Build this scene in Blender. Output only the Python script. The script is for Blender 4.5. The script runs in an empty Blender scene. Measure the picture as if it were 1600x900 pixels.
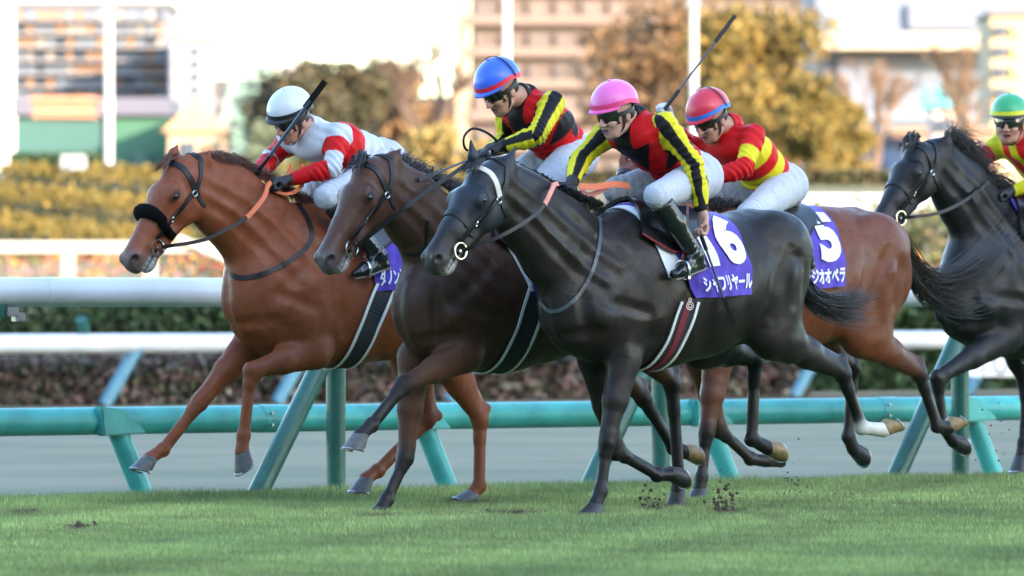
import bpy, bmesh, math, random
import numpy as np
from mathutils import Vector, Matrix

# ------------------------------------------------------------------ camera, world, sun, exposure
scene = bpy.context.scene
COL = scene.collection
R = math.radians
FPX = 11556.0            # focal length in photo pixels (1600 wide)
CAMZ = 1.08
HOR = 480.0              # image row of the horizon

cam_d = bpy.data.cameras.new('camera')
cam = bpy.data.objects.new('camera', cam_d)
COL.objects.link(cam)
cam.location = (0, 0, CAMZ)
cam_d.sensor_width = 36.0
cam_d.lens = 36.0 * FPX / 1600.0
cam.rotation_euler = (math.pi / 2 + math.atan((HOR - 450) / FPX), 0, 0)
cam_d.clip_start = 0.5
cam_d.clip_end = 5000
cam_d.dof.use_dof = True
cam_d.dof.focus_distance = 38.6
cam_d.dof.aperture_fstop = 4.0
scene.camera = cam

SUN_EL, SUN_AZ = R(13.0), math.atan2(-0.80, 0.60)     # low winter sun behind the grandstand, from the right
world = bpy.data.worlds.new('World')
scene.world = world
world.use_nodes = True
wn = world.node_tree
sky = wn.nodes.new('ShaderNodeTexSky')
sky.sky_type = 'NISHITA'
sky.sun_disc = False
sky.sun_elevation = SUN_EL
sky.sun_rotation = math.pi / 2 - SUN_AZ
sky.air_density = 1.0
sky.dust_density = 1.0
sky.ozone_density = 2.5
bgn = wn.nodes['Background']
bgn.inputs[1].default_value = 0.15
wn.links.new(sky.outputs[0], bgn.inputs[0])

sun_d = bpy.data.lights.new('sun', 'SUN')
sun_d.energy = 2.0
sun_d.angle = R(0.5)
sun_d.color = (1.0, 0.85, 0.66)
sun = bpy.data.objects.new('sun', sun_d)
COL.objects.link(sun)
sd = Vector((math.cos(SUN_AZ) * math.cos(SUN_EL), math.sin(SUN_AZ) * math.cos(SUN_EL), math.sin(SUN_EL)))
sun.rotation_euler = sd.to_track_quat('Z', 'Y').to_euler()
sun.location = (0, -30, 60)

vs = scene.view_settings
vs.view_transform = 'Standard'
vs.look = 'None'
vs.gamma = 1.0
vs.use_curve_mapping = False
vs.exposure = 3.05
try:
    vs.use_white_balance = True
    vs.white_balance_temperature = 7000
    vs.white_balance_tint = 12
except Exception:
    pass
scene.render.engine = 'CYCLES'
scene.cycles.use_denoising = True
scene.cycles.max_bounces = 6

rng = np.random.default_rng(7)
random.seed(7)

# ------------------------------------------------------------------ materials
MATS = {}
def mat(name, color=(0.5, 0.5, 0.5), rough=0.6, metal=0.0, noise=0.0, nscale=8.0, bump=0.0, bscale=60.0,
        attr=False, spec=0.5, sheen=0.0, coat=0.0, color2=None, stretch=None, bdist=0.01, trans=0.0, bdetail=3.0, muscle=False):
    if name in MATS: return MATS[name]
    m = bpy.data.materials.new(name)
    m.use_nodes = True
    nt = m.node_tree; N = nt.nodes; L = nt.links
    b = N['Principled BSDF']
    b.inputs['Roughness'].default_value = rough
    b.inputs['Metallic'].default_value = metal
    b.inputs['Specular IOR Level'].default_value = spec
    if sheen: b.inputs['Sheen Weight'].default_value = sheen
    if coat: b.inputs['Coat Weight'].default_value = coat; b.inputs['Coat Roughness'].default_value = 0.15
    if trans: b.inputs['Transmission Weight'].default_value = trans
    tc = N.new('ShaderNodeTexCoord')
    src = tc.outputs['Object']
    if stretch:
        mp = N.new('ShaderNodeMapping'); mp.inputs['Scale'].default_value = stretch
        L.new(src, mp.inputs[0]); src = mp.outputs[0]
    if attr:
        at = N.new('ShaderNodeAttribute'); at.attribute_name = 'Col'; base = at.outputs['Color']
    else:
        rgb = N.new('ShaderNodeRGB'); rgb.outputs[0].default_value = (*color, 1); base = rgb.outputs[0]
    if noise or color2:
        nz = N.new('ShaderNodeTexNoise'); nz.inputs['Scale'].default_value = nscale; nz.inputs['Detail'].default_value = 5
        L.new(src, nz.inputs['Vector'])
        mx = N.new('ShaderNodeMix'); mx.data_type = 'RGBA'
        cr = N.new('ShaderNodeValToRGB'); cr.color_ramp.elements[0].position = 0.35; cr.color_ramp.elements[1].position = 0.65
        L.new(nz.outputs['Fac'], cr.inputs[0])
        L.new(cr.outputs[0], mx.inputs[0])
        L.new(base, mx.inputs[6])
        if color2:
            mx.inputs[7].default_value = (*color2, 1)
        else:
            hs = N.new('ShaderNodeHueSaturation'); hs.inputs['Value'].default_value = 1.0 - noise
            L.new(base, hs.inputs['Color']); L.new(hs.outputs[0], mx.inputs[7])
        base = mx.outputs[2]
    L.new(base, b.inputs['Base Color'])
    if muscle:
        vo = N.new('ShaderNodeTexVoronoi'); vo.feature = 'SMOOTH_F1'; vo.inputs['Scale'].default_value = 6.5; vo.inputs['Smoothness'].default_value = .6
        wz = N.new('ShaderNodeTexNoise'); wz.inputs['Scale'].default_value = 3.5; wz.inputs['Detail'].default_value = 2
        va = N.new('ShaderNodeVectorMath'); va.operation = 'SCALE'; va.inputs['Scale'].default_value = .35
        vb = N.new('ShaderNodeVectorMath'); vb.operation = 'ADD'
        L.new(src, wz.inputs['Vector']); L.new(wz.outputs['Color'], va.inputs[0]); L.new(va.outputs[0], vb.inputs[0]); L.new(src, vb.inputs[1]); L.new(vb.outputs[0], vo.inputs['Vector'])
        # raised veins: narrow ridges of a warped noise, only here and there
        n1 = N.new('ShaderNodeTexNoise'); n1.inputs['Scale'].default_value = 5.5; n1.inputs['Detail'].default_value = 1.5; n1.inputs['Distortion'].default_value = .6; L.new(src, n1.inputs['Vector'])
        m1 = N.new('ShaderNodeMath'); m1.operation = 'SUBTRACT'; m1.inputs[1].default_value = .5; L.new(n1.outputs['Fac'], m1.inputs[0])
        m2 = N.new('ShaderNodeMath'); m2.operation = 'ABSOLUTE'; L.new(m1.outputs[0], m2.inputs[0])
        m3 = N.new('ShaderNodeMapRange'); m3.inputs[1].default_value = .0; m3.inputs[2].default_value = .016; m3.inputs[3].default_value = 1; m3.inputs[4].default_value = 0; L.new(m2.outputs[0], m3.inputs[0])
        n2 = N.new('ShaderNodeTexNoise'); n2.inputs['Scale'].default_value = 2.3; L.new(src, n2.inputs['Vector'])
        m4 = N.new('ShaderNodeMapRange'); m4.inputs[1].default_value = .48; m4.inputs[2].default_value = .62; L.new(n2.outputs['Fac'], m4.inputs[0])
        m5 = N.new('ShaderNodeMath'); m5.operation = 'MULTIPLY'; L.new(m3.outputs[0], m5.inputs[0]); L.new(m4.outputs[0], m5.inputs[1])
        bp1 = N.new('ShaderNodeBump'); bp1.inputs['Strength'].default_value = .30; bp1.inputs['Distance'].default_value = .022; bp1.invert = True
        L.new(vo.outputs['Distance'], bp1.inputs['Height'])
        bp2 = N.new('ShaderNodeBump'); bp2.inputs['Strength'].default_value = .22; bp2.inputs['Distance'].default_value = .0035
        L.new(m5.outputs[0], bp2.inputs['Height']); L.new(bp1.outputs[0], bp2.inputs['Normal'])
        L.new(bp2.outputs[0], b.inputs['Normal']); prevn = bp2.outputs[0]
        rz = N.new('ShaderNodeTexNoise'); rz.inputs['Scale'].default_value = 7; rz.inputs['Detail'].default_value = 6; L.new(src, rz.inputs['Vector'])
        rm = N.new('ShaderNodeMapRange'); rm.inputs[1].default_value = .35; rm.inputs[2].default_value = .65; rm.inputs[3].default_value = rough * .75; rm.inputs[4].default_value = rough * 1.35
        L.new(rz.outputs['Fac'], rm.inputs[0]); L.new(rm.outputs[0], b.inputs['Roughness'])
    if bump:
        nz = N.new('ShaderNodeTexNoise'); nz.inputs['Scale'].default_value = bscale; nz.inputs['Detail'].default_value = bdetail
        L.new(src, nz.inputs['Vector'])
        bp = N.new('ShaderNodeBump'); bp.inputs['Strength'].default_value = bump; bp.inputs['Distance'].default_value = bdist
        L.new(nz.outputs['Fac'], bp.inputs['Height'])
        if muscle: L.new(prevn, bp.inputs['Normal'])
        L.new(bp.outputs[0], b.inputs['Normal'])
    MATS[name] = m
    return m

# ------------------------------------------------------------------ object helpers
def tag(o, label=None, cat=None, group=None, kind=None):
    if label: o['label'] = label
    if cat: o['category'] = cat
    if group: o['group'] = group
    if kind: o['kind'] = kind
    return o

def mesh_obj(name, verts, faces, m, parent=None, smooth=False, cols=None):
    me = bpy.data.meshes.new(name)
    verts = np.asarray(verts, dtype=np.float32).reshape(-1, 3)
    if isinstance(faces, np.ndarray):
        n, k = faces.shape
        me.vertices.add(len(verts)); me.vertices.foreach_set('co', verts.ravel())
        me.loops.add(n * k); me.loops.foreach_set('vertex_index', faces.astype(np.int32).ravel())
        me.polygons.add(n)
        me.polygons.foreach_set('loop_start', np.arange(0, n * k, k, dtype=np.int32))
        me.update(calc_edges=True)
    else:
        me.from_pydata([tuple(map(float, v)) for v in verts], [], [tuple(f) for f in faces]); me.update()
    if cols is not None:
        ca = me.color_attributes.new('Col', 'FLOAT_COLOR', 'POINT')
        c4 = np.ones((len(verts), 4), dtype=np.float32); c4[:, :3] = cols
        ca.data.foreach_set('color', c4.ravel())
    if smooth: me.shade_smooth()
    me.materials.append(m)
    o = bpy.data.objects.new(name, me)
    COL.objects.link(o)
    if parent is not None: o.parent = parent
    return o

def empty(name, loc=(0, 0, 0), rz=0.0, parent=None):
    o = bpy.data.objects.new(name, None); COL.objects.link(o)
    o.location = loc; o.rotation_euler = (0, 0, rz); o.empty_display_size = 0.2
    if parent is not None: o.parent = parent
    return o

class MB:
    """collects boxes, tubes and ribbons for one mesh object"""
    def __init__(s): s.v = []; s.f = []
    def add(s, v, f):
        k = len(s.v); s.v += [tuple(p) for p in v]; s.f += [tuple(i + k for i in q) for q in f]
    def box(s, x0, x1, y0, y1, z0, z1, rz=0, c=(0, 0, 0)):
        P = [(x, y, z) for x in (x0, x1) for y in (y0, y1) for z in (z0, z1)]
        ca, sa = math.cos(rz), math.sin(rz)
        P = [(c[0] + x * ca - y * sa, c[1] + x * sa + y * ca, c[2] + z) for x, y, z in P]
        s.add(P, [(0, 1, 3, 2), (4, 6, 7, 5), (0, 4, 5, 1), (2, 3, 7, 6), (0, 2, 6, 4), (1, 5, 7, 3)])
    def tube(s, pts, rad, n=12, caps=True):
        pts = [Vector(p) for p in pts]
        if not hasattr(rad, '__len__'): rad = [rad] * len(pts)
        rings = []; up = None
        for i, p in enumerate(pts):
            t = (pts[min(i + 1, len(pts) - 1)] - pts[max(i - 1, 0)]).normalized()
            if up is None: up = Vector((0, 0, 1)) if abs(t.z) < .9 else Vector((1, 0, 0))
            a = t.cross(up)
            if a.length < 1e-5: a = t.orthogonal()
            a.normalize(); b = a.cross(t); up = b
            rings.append([p + rad[i] * (math.cos(2 * math.pi * k / n) * a + math.sin(2 * math.pi * k / n) * b) for k in range(n)])
        v = [q for r in rings for q in r]; f = []
        for i in range(len(rings) - 1):
            for k in range(n):
                f.append((i * n + k, i * n + (k + 1) % n, (i + 1) * n + (k + 1) % n, (i + 1) * n + k))
        if caps:
            f.append(tuple(range(n))[::-1]); f.append(tuple((len(rings) - 1) * n + k for k in range(n)))
        s.add(v, f)
    def ribbon(s, pts, nors, w, th, wn=None):
        """flat strap along pts, lying on a surface with normals nors"""
        v = []; n = len(pts)
        for i in range(n):
            p = Vector(pts[i]); nn = Vector(nors[i]).normalized()
            t = (Vector(pts[min(i + 1, n - 1)]) - Vector(pts[max(i - 1, 0)]))
            b = nn.cross(t)
            if b.length < 1e-6: b = nn.orthogonal()
            b.normalize()
            ww = (w if wn is None else wn[i]) / 2
            v += [p + b * ww - nn * th * .3, p - b * ww - nn * th * .3, p - b * ww + nn * th * .7, p + b * ww + nn * th * .7]
        f = []
        for i in range(n - 1):
            for k in range(4):
                f.append((i * 4 + k, i * 4 + (k + 1) % 4, i * 4 + 4 + (k + 1) % 4, i * 4 + 4 + k))
        f.append((3, 2, 1, 0)); f.append(tuple((n - 1) * 4 + k for k in range(4)))
        s.add(v, f)
    def torus(s, c, R0, r0, ax1, ax2, n=20, m=6, a0=0, a1=2 * math.pi, sq=1.0):
        c = Vector(c); ax1 = Vector(ax1).normalized(); ax2 = Vector(ax2).normalized(); nn = ax1.cross(ax2)
        full = abs(a1 - a0 - 2 * math.pi) < 1e-6
        v = []; f = []; cnt = n if full else n + 1
        for i in range(cnt):
            a = a0 + (a1 - a0) * i / n
            d = ax1 * math.cos(a) * sq + ax2 * math.sin(a)
            for k in range(m):
                b = 2 * math.pi * k / m
                v.append(c + d * R0 + (d.normalized() * math.cos(b) + nn * math.sin(b)) * r0)
        for i in range(n):
            j = (i + 1) % cnt
            for k in range(m):
                f.append((i * m + k, i * m + (k + 1) % m, j * m + (k + 1) % m, j * m + k))
        s.add(v, f)
    def build(s, name, m, parent=None, smooth=False, bevel=0, sub=0):
        o = mesh_obj(name, s.v, s.f, m, parent, smooth)
        bm = bmesh.new(); bm.from_mesh(o.data); bmesh.ops.recalc_face_normals(bm, faces=bm.faces[:])
        if bevel: bmesh.ops.bevel(bm, geom=bm.edges[:], offset=bevel, segments=2, affect='EDGES')
        bm.to_mesh(o.data); bm.free()
        if smooth:
            o.data.shade_smooth()
            o.data.set_sharp_from_angle(angle=R(40))
        return o

def catmull(P, n=8):
    P = [np.array(p, float) for p in P]
    Q = [2 * P[0] - P[1]] + P + [2 * P[-1] - P[-2]]
    out = []
    for i in range(1, len(Q) - 2):
        for k in range(n):
            t = k / n
            out.append(.5 * ((2 * Q[i]) + (-Q[i - 1] + Q[i + 1]) * t + (2 * Q[i - 1] - 5 * Q[i] + 4 * Q[i + 1] - Q[i + 2]) * t * t
                             + (-Q[i - 1] + 3 * Q[i] - 3 * Q[i + 1] + Q[i + 2]) * t ** 3))
    out.append(Q[-2])
    return out

def W(px, py, d):
    """world point seen at a photo pixel, d metres in front of the camera"""
    return Vector(((px - 800) / FPX * d, d, CAMZ + (HOR - py) / FPX * d))

TH = R(44.0)
RD = Vector((math.cos(TH), math.sin(TH), 0))        # along the rails, away to the right
RS = Vector((math.sin(TH), -math.cos(TH), 0))       # across the rails, towards the camera side
def on_line(px, c):
    """ground point on the line P.RS = c that is seen in photo column px"""
    t = c / ((px - 800) / FPX * RS.x + RS.y)
    return Vector(((px - 800) / FPX * t, t, 0))
# ------------------------------------------------------------------ signed-distance modelling of bodies
class SDF:
    """smooth union of round cones and ellipsoids in a local frame (forward, left, up)"""
    def __init__(s): s.pr = []
    def seg(s, a, b, r0, r1=None, w0=None, w1=None, k=.03, col=0, op=1):
        r1 = r0 if r1 is None else r1
        w0 = r0 if w0 is None else w0
        w1 = (r1 if w0 == r0 else w0 * r1 / r0) if w1 is None else w1
        s.pr.append(('s', np.array(a, float), np.array(b, float), r0, r1, w0, w1, k, col, op)); return s
    def ell(s, c, r, ang=0.0, k=.03, col=0, op=1, M=None):
        if M is None:
            ca, sa = math.cos(ang), math.sin(ang)
            M = np.array([[ca, 0, sa], [0, 1, 0], [-sa, 0, ca]])
        s.pr.append(('e', np.array(c, float), np.array(r, float), np.array(M, float), None, None, None, k, col, op)); return s
    def chain(s, pts, rads, k=.03, col=0, op=1):
        s.pr.append(('c', [np.array(p, float) for p in pts], list(rads), None, None, None, None, k, col, op)); return s
    @staticmethod
    def dist(p, X, Y, Z):
        if p[0] == 'c':
            out = None
            for a, b, r0, r1 in zip(p[1][:-1], p[1][1:], p[2][:-1], p[2][1:]):
                d = SDF.dist(('s', a, b, r0, r1, r0, r1), X, Y, Z)
                out = d if out is None else np.minimum(out, d)
            return out
        if p[0] == 's':
            a, b, r0, r1, w0, w1 = p[1], p[2], p[3], p[4], p[5], p[6]
            d = b - a; L2 = max(float(d @ d), 1e-9)
            qx = X - a[0]; qy = Y - a[1]; qz = Z - a[2]
            t = np.clip((qx * d[0] + qy * d[1] + qz * d[2]) / L2, 0, 1)
            qx = qx - t * d[0]; qy = qy - t * d[1]; qz = qz - t * d[2]
            r = r0 + (r1 - r0) * t; w = w0 + (w1 - w0) * t
            if w0 == r0 and w1 == r1:
                return np.sqrt(qx * qx + qy * qy + qz * qz) - r
            qr = qx * qx + qz * qz; qs = qy * qy
            k1 = np.sqrt(qr / r ** 2 + qs / w ** 2); k2 = np.sqrt(qr / r ** 4 + qs / w ** 4) + 1e-6
            return k1 * (k1 - 1) / k2
        c, r, M = p[1], p[2], p[3]
        qx = X - c[0]; qy = Y - c[1]; qz = Z - c[2]
        u = M[0, 0] * qx + M[0, 1] * qy + M[0, 2] * qz
        v = M[1, 0] * qx + M[1, 1] * qy + M[1, 2] * qz
        w = M[2, 0] * qx + M[2, 1] * qy + M[2, 2] * qz
        k1 = np.sqrt(u * u / r[0] ** 2 + v * v / r[1] ** 2 + w * w / r[2] ** 2)
        k2 = np.sqrt(u * u / r[0] ** 4 + v * v / r[1] ** 4 + w * w / r[2] ** 4) + 1e-6
        return k1 * (k1 - 1) / k2
    @staticmethod
    def bounds(p):
        if p[0] == 'c':
            m = max(p[2]); return np.min(p[1], axis=0) - m, np.max(p[1], axis=0) + m
        if p[0] == 's':
            m = max(p[3:7]); return np.minimum(p[1], p[2]) - m, np.maximum(p[1], p[2]) + m
        m = float(max(p[2])); return p[1] - m, p[1] + m
    def grid(s, h, post=None, far=.08):
        lo = np.min([s.bounds(p)[0] for p in s.pr if p[-1] > 0], axis=0) - 3 * h - .02
        hi = np.max([s.bounds(p)[1] for p in s.pr if p[-1] > 0], axis=0) + 3 * h + .02
        n = np.ceil((hi - lo) / h).astype(int) + 1
        s.lo, s.h, s.n = lo, h, n
        ax = [(lo[i] + h * np.arange(n[i])).astype(np.float32) for i in range(3)]
        F = np.full(n, far, dtype=np.float32)
        for p in s.pr:
            k = p[7]; b0, b1 = s.bounds(p)
            mg = k + .06
            i0 = np.clip(np.floor((b0 - mg - lo) / h).astype(int), 0, n - 1); i1 = np.clip(np.ceil((b1 + mg - lo) / h).astype(int) + 1, 1, n)
            sl = tuple(slice(i0[i], i1[i]) for i in range(3))
            X = ax[0][sl[0]][:, None, None]; Y = ax[1][sl[1]][None, :, None]; Z = ax[2][sl[2]][None, None, :]
            d = s.dist(p, X, Y, Z).astype(np.float32)
            g = F[sl]
            if p[-1] > 0:
                hh = np.maximum(k - np.abs(g - d), 0) / k
                F[sl] = np.minimum(g, d) - hh * hh * k * .25
            else:
                d = -d
                hh = np.maximum(k - np.abs(g - d), 0) / k
                F[sl] = np.maximum(g, d) + hh * hh * k * .25
        if post is not None:
            F = post(F, ax[0][:, None, None], ax[1][None, :, None], ax[2][None, None, :]).astype(np.float32)
        F[0] = F[-1] = far; F[:, 0] = F[:, -1] = far; F[:, :, 0] = F[:, :, -1] = far
        s.F = F
        return F
    def sample(s, P):
        P = np.atleast_2d(np.asarray(P, float)); q = (P - s.lo) / s.h
        i = np.clip(np.floor(q).astype(int), 0, s.n - 2); f = np.clip(q - i, 0, 1)
        out = 0
        for a in (0, 1):
            for b in (0, 1):
                for c in (0, 1):
                    wt = (f[:, 0] if a else 1 - f[:, 0]) * (f[:, 1] if b else 1 - f[:, 1]) * (f[:, 2] if c else 1 - f[:, 2])
                    out = out + wt * s.F[i[:, 0] + a, i[:, 1] + b, i[:, 2] + c]
        return out
    def normal(s, p):
        e = s.h * 1.5
        D = np.eye(3) * e
        g = s.sample(np.array([p + D[0], p + D[1], p + D[2]])) - s.sample(np.array([p - D[0], p - D[1], p - D[2]]))
        return g / (np.linalg.norm(g) + 1e-9)
    def outward(s, o, d, off=.004, tmax=.6, inward=False):
        """first crossing of the level set from o along d (from inside out), or from outside in"""
        o = np.array(o, float); d = np.array(d, float); d /= np.linalg.norm(d)
        t = np.arange(0, tmax, s.h * .5)
        v = s.sample(o + t[:, None] * d) - off
        if inward: ok = np.where(v < 0)[0]
        else: ok = np.where(v > 0)[0]
        if len(ok) == 0: return None
        i = ok[0]
        if i == 0: return o
        f = v[i - 1] / (v[i - 1] - v[i])
        return o + d * (t[i - 1] + f * (t[i] - t[i - 1]))
    def mesh(s):
        F = s.F; n = F.shape
        S = F < 0
        c = [S[a:n[0] - 1 + a, b:n[1] - 1 + b, cc:n[2] - 1 + cc] for a in (0, 1) for b in (0, 1) for cc in (0, 1)]
        tot = sum(x.astype(np.int8) for x in c)
        act = (tot > 0) & (tot < 8)
        I = np.argwhere(act)
        idx = -np.ones(act.shape, dtype=np.int64); idx[act] = np.arange(len(I))
        acc = np.zeros((len(I), 3)); cnt = np.zeros(len(I))
        offs = [(a, b, cc) for a in (0, 1) for b in (0, 1) for cc in (0, 1)]
        val = {o: F[I[:, 0] + o[0], I[:, 1] + o[1], I[:, 2] + o[2]] for o in offs}
        for o in offs:
            for k in range(3):
                if o[k] == 0:
                    o2 = list(o); o2[k] = 1; o2 = tuple(o2)
                    a, b = val[o], val[o2]
                    m = (a < 0) != (b < 0)
                    t = np.where(m, a / np.where(m, a - b, 1), 0)
                    P = np.array(o, float)[None, :].repeat(len(I), 0); P[:, k] += t
                    acc[m] += P[m]; cnt[m] += 1
        V = (acc / cnt[:, None] + I) * s.h + s.lo
        faces = []
        for k in range(3):
            sl0 = [slice(None)] * 3; sl1 = [slice(None)] * 3
            sl0[k] = slice(0, n[k] - 1); sl1[k] = slice(1, n[k])
            a, b = S[tuple(sl0)], S[tuple(sl1)]
            E = np.argwhere(a != b)
            u, v = (k + 1) % 3, (k + 2) % 3
            E = E[(E[:, u] > 0) & (E[:, v] > 0) & (E[:, u] < n[u] - 1) & (E[:, v] < n[v] - 1)]
            flip = a[tuple(E.T)]
            q = []
            for du, dv in ((1, 1), (0, 1), (0, 0), (1, 0)):
                J = E.copy(); J[:, u] -= du; J[:, v] -= dv
                q.append(idx[tuple(J.T)])
            q = np.stack(q, 1)
            q[~flip] = q[~flip][:, ::-1]
            faces.append(q)
        faces = np.concatenate(faces)
        faces = faces[(faces >= 0).all(1)]
        s.V, s.Fc = V, faces
        return V, faces
    def nearest(s, V, palette, sigma=.01):
        """colour of each vertex, blended between the nearest primitives"""
        acc = np.zeros((len(V), 3)); wt = np.zeros(len(V)); X, Y, Z = V[:, 0], V[:, 1], V[:, 2]
        best = np.full(len(V), 9.)
        ds = []
        for p in s.pr:
            if p[-1] < 0: ds.append(None); continue
            d = s.dist(p, X, Y, Z); ds.append(d); best = np.minimum(best, d)
        for p, d in zip(s.pr, ds):
            if d is None: continue
            w = np.exp(-(d - best) / sigma); acc += w[:, None] * np.array(palette[p[8]])[None, :]; wt += w
        # carved primitives may carry a colour too (mouth, nostril)
        out = acc / wt[:, None]
        for p in s.pr:
            if p[-1] < 0 and p[8]:
                d = s.dist(p, X, Y, Z); m = np.clip(1 - np.abs(d) / .006, 0, 1)[:, None]
                out = out * (1 - m) + np.array(palette[p[8]])[None, :] * m
        return out

class Frame:
    """a vertical plane with an origin on the ground: x forward, y to the animal's left, z up"""
    def __init__(s, th, px, d, s0=0.0):
        s.F = Vector((-math.cos(th), -math.sin(th), 0)); s.S = Vector((math.sin(th), -math.cos(th), 0))
        P = Vector(((px - 800) / FPX * d, d, 0))
        s.O = P - s.S * s0
        s.rz = math.atan2(s.F.y, s.F.x)
    def loc(s, px, py, lat=0.0):
        r = Vector(((px - 800) / FPX, 1, (HOR - py) / FPX))
        t = (s.O.dot(s.S) + lat) / r.dot(s.S)
        P = r * t + Vector((0, 0, CAMZ)) - s.O
        return np.array([P.dot(s.F), P.dot(s.S), P.z])
    def to_local(s, P):
        P = Vector(P) - s.O; return np.array([P.dot(s.F), P.dot(s.S), P.z])
    def ray(s, px, py):
        o = s.to_local((0, 0, CAMZ)); r = Vector(((px - 800) / FPX, 1, (HOR - py) / FPX))
        d = np.array([r.dot(s.F), r.dot(s.S), r.z]); return o, d / np.linalg.norm(d)
    def hit(s, sdf, px, py, off=.004):
        """point of a body surface that is seen at a photo pixel"""
        o, d = s.ray(px, py)
        t0 = max(0, -float((o) @ d) - 2.2)
        return sdf.outward(o + d * t0, d, off, 4.4, inward=True)
# ------------------------------------------------------------------ the setting
C_TURF = -31.65          # edge of the turf, as P.RS
def strip(name, c0, c1, z, m, a0=-60, a1=120, n=2, kind='structure'):
    P = []
    for i in range(n + 1):
        a = a0 + (a1 - a0) * i / n
        for c in (c0, c1): P.append(RD * a + RS * c + Vector((0, 0, z)))
    F = [(2 * i, 2 * i + 2, 2 * i + 3, 2 * i + 1) for i in range(n)]
    b = MB(); b.v = [tuple(p) for p in P]; b.f = F
    return tag(b.build(name, m), kind=kind)

# terrain: flat course, infield bank rising behind it
prof = [(-400, 0), (96, 0), (104, .25), (118, 1.15), (132, 1.45), (143, 1.9), (158, 3.80), (175, 3.95), (260, 3.9), (600, 4.0), (3000, 4.0)]
b = MB()
for y, z in prof:
    for x in (-900, 900): b.v.append((x, y, z - .012))
b.f = [(2 * i, 2 * i + 1, 2 * i + 3, 2 * i + 2) for i in range(len(prof) - 1)]
tag(b.build('ground', mat('ground_earth', (.10, .105, .05), .95, color2=(.17, .14, .08), nscale=.4)), kind='structure')
strip('turf', 40, C_TURF, 0.0, mat('turf_soil', (.060, .125, .038), .95, color2=(.085, .15, .05), nscale=3.5, bump=.6, bscale=140, bdist=.02))
sand = mat('dirt_track_sand', (.245, .255, .33), .95, color2=(.215, .225, .29), nscale=.8, bump=.5, bscale=12, stretch=(1, 1, 1), bdist=.04)
strip('dirt_track', C_TURF, -61.5, -.03, sand)

# grass: individual blades in one mesh
DIVOTS = [(125, 826, .06, .5, .9), (1020, 797, .10, .5, .9), (1135, 800, .10, .5, 1.0), (800, 803, .16, .6, .75), (700, 806, .2, .5, .4), (925, 805, .12, .5, .7), (590, 808, .12, .5, .7), (1060, 793, .1, .4, .8),
          (1300, 800, .22, .5, .35), (1420, 790, .15, .5, .45), (40, 802, .10, .5, .6), (330, 812, .25, .5, .30), (480, 800, .15, .4, .3), (1500, 806, .2, .6, .3), (250, 850, .10, .4, .25), (1210, 812, .12, .5, .4), (730, 786, .14, .5, .6), (1240, 845, .15, .5, .2)]
def grass():
    N = 340000
    y = rng.uniform(28.5, 49.5, N * 2) ; x = rng.uniform(-1, 1, N * 2) * (.085 * y + .55)
    keep = (x * RS.x + y * RS.y) > C_TURF + .0
    # extra density towards the camera-visible mid distance
    x, y = x[keep], y[keep]
    edge = (x * RS.x + y * RS.y) - C_TURF
    n = len(x)
    h = rng.uniform(.012, .036, n) * np.where(edge < 1.2, 1.7, 1.0)
    clump = np.sin(x * 5.1 + y * 1.7) * np.sin(y * 3.3 - x * 2.1) + .6 * np.sin(x * 13 + 2) * np.sin(y * 7.7)
    h *= 1 + .22 * clump
    w = rng.uniform(.0018, .0036, n)
    a = rng.uniform(0, 2 * np.pi, n); ln = rng.uniform(0, .6, n) * h; la = rng.uniform(0, 2 * np.pi, n)
    z0 = np.zeros(n)
    V = np.stack([np.stack([x - w * np.cos(a), y - w * np.sin(a), z0], 1), np.stack([x + w * np.cos(a), y + w * np.sin(a), z0], 1),
                  np.stack([x + ln * np.cos(la), y + ln * np.sin(la), h], 1)], 1).reshape(-1, 3)
    F = np.arange(3 * n).reshape(-1, 3)
    g = (rng.uniform(.62, 1.25, n) * (1 + .22 * clump))[:, None]; t = rng.uniform(0, 1, n)[:, None]
    c = (np.array([.20, .32, .085]) * (1 - t) + np.array([.33, .38, .15]) * t) * g
    dry = rng.uniform(0, 1, n) < .05 + .10 * np.clip(np.sin(x * 2.7 + y) * np.sin(y * 1.3 - x), 0, 1); c[dry] = np.array([.24, .22, .11])
    patch = np.clip(np.sin(x * 1.9 + 1) * np.sin(y * .9 + x * .5), 0, 1)[:, None] * .35
    c = c * (1 - patch) + np.array([.13, .22, .085]) * patch
    c = c * (1 + .13 * np.sin(x * .9 + y * .45 + 2 * np.sin(y * .6)) + .10 * np.sin(x * 3.7 - y * 1.1))[:, None]
    for px_, py_, r1, r2, st in DIVOTS:
        dd = FPX * CAMZ / (py_ - HOR); cx_ = (px_ - 800) / FPX * dd
        q = ((x - cx_) / r1) ** 2 + ((y - dd) / r2) ** 2 + .5 * np.sin(x * 61) * np.sin(y * 23)
        k = np.clip(1.4 - q, 0, 1)[:, None] * st
        c = c * (1 - k) + np.array([.11, .075, .05]) * k * rng.uniform(.6, 1.3, n)[:, None]
        V.reshape(-1, 3, 3)[:, 2, 2] *= (1 - .6 * k[:, 0])
    C = np.repeat(c, 3, 0)
    o = mesh_obj('turf_grass', V, F, mat('grass_blade', rough=.6, attr=True, spec=.3), None, False, C)
    tag(o, 'short green grass blades covering the turf course', 'grass', kind='stuff')
grass()

# running rail at the edge of the turf
teal = mat('teal_paint', (.020, .135, .100), .38, noise=.35, nscale=6, bump=.2, bscale=30)
turq = mat('turquoise_paint', (.045, .42, .37), .42, noise=.30, nscale=5, bump=.2, bscale=25)
whitep = mat('white_rail_paint', (.66, .67, .68), .40, noise=.16, nscale=2.2, bump=.1, bscale=20)
bluep = mat('blue_grey_paint', (.10, .28, .36), .5, noise=.1, nscale=3)
def along(c, a, z=0): return RD * a + RS * c + Vector((0, 0, z))
def a_of(px, c): return on_line(px, c).dot(RD)

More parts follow.
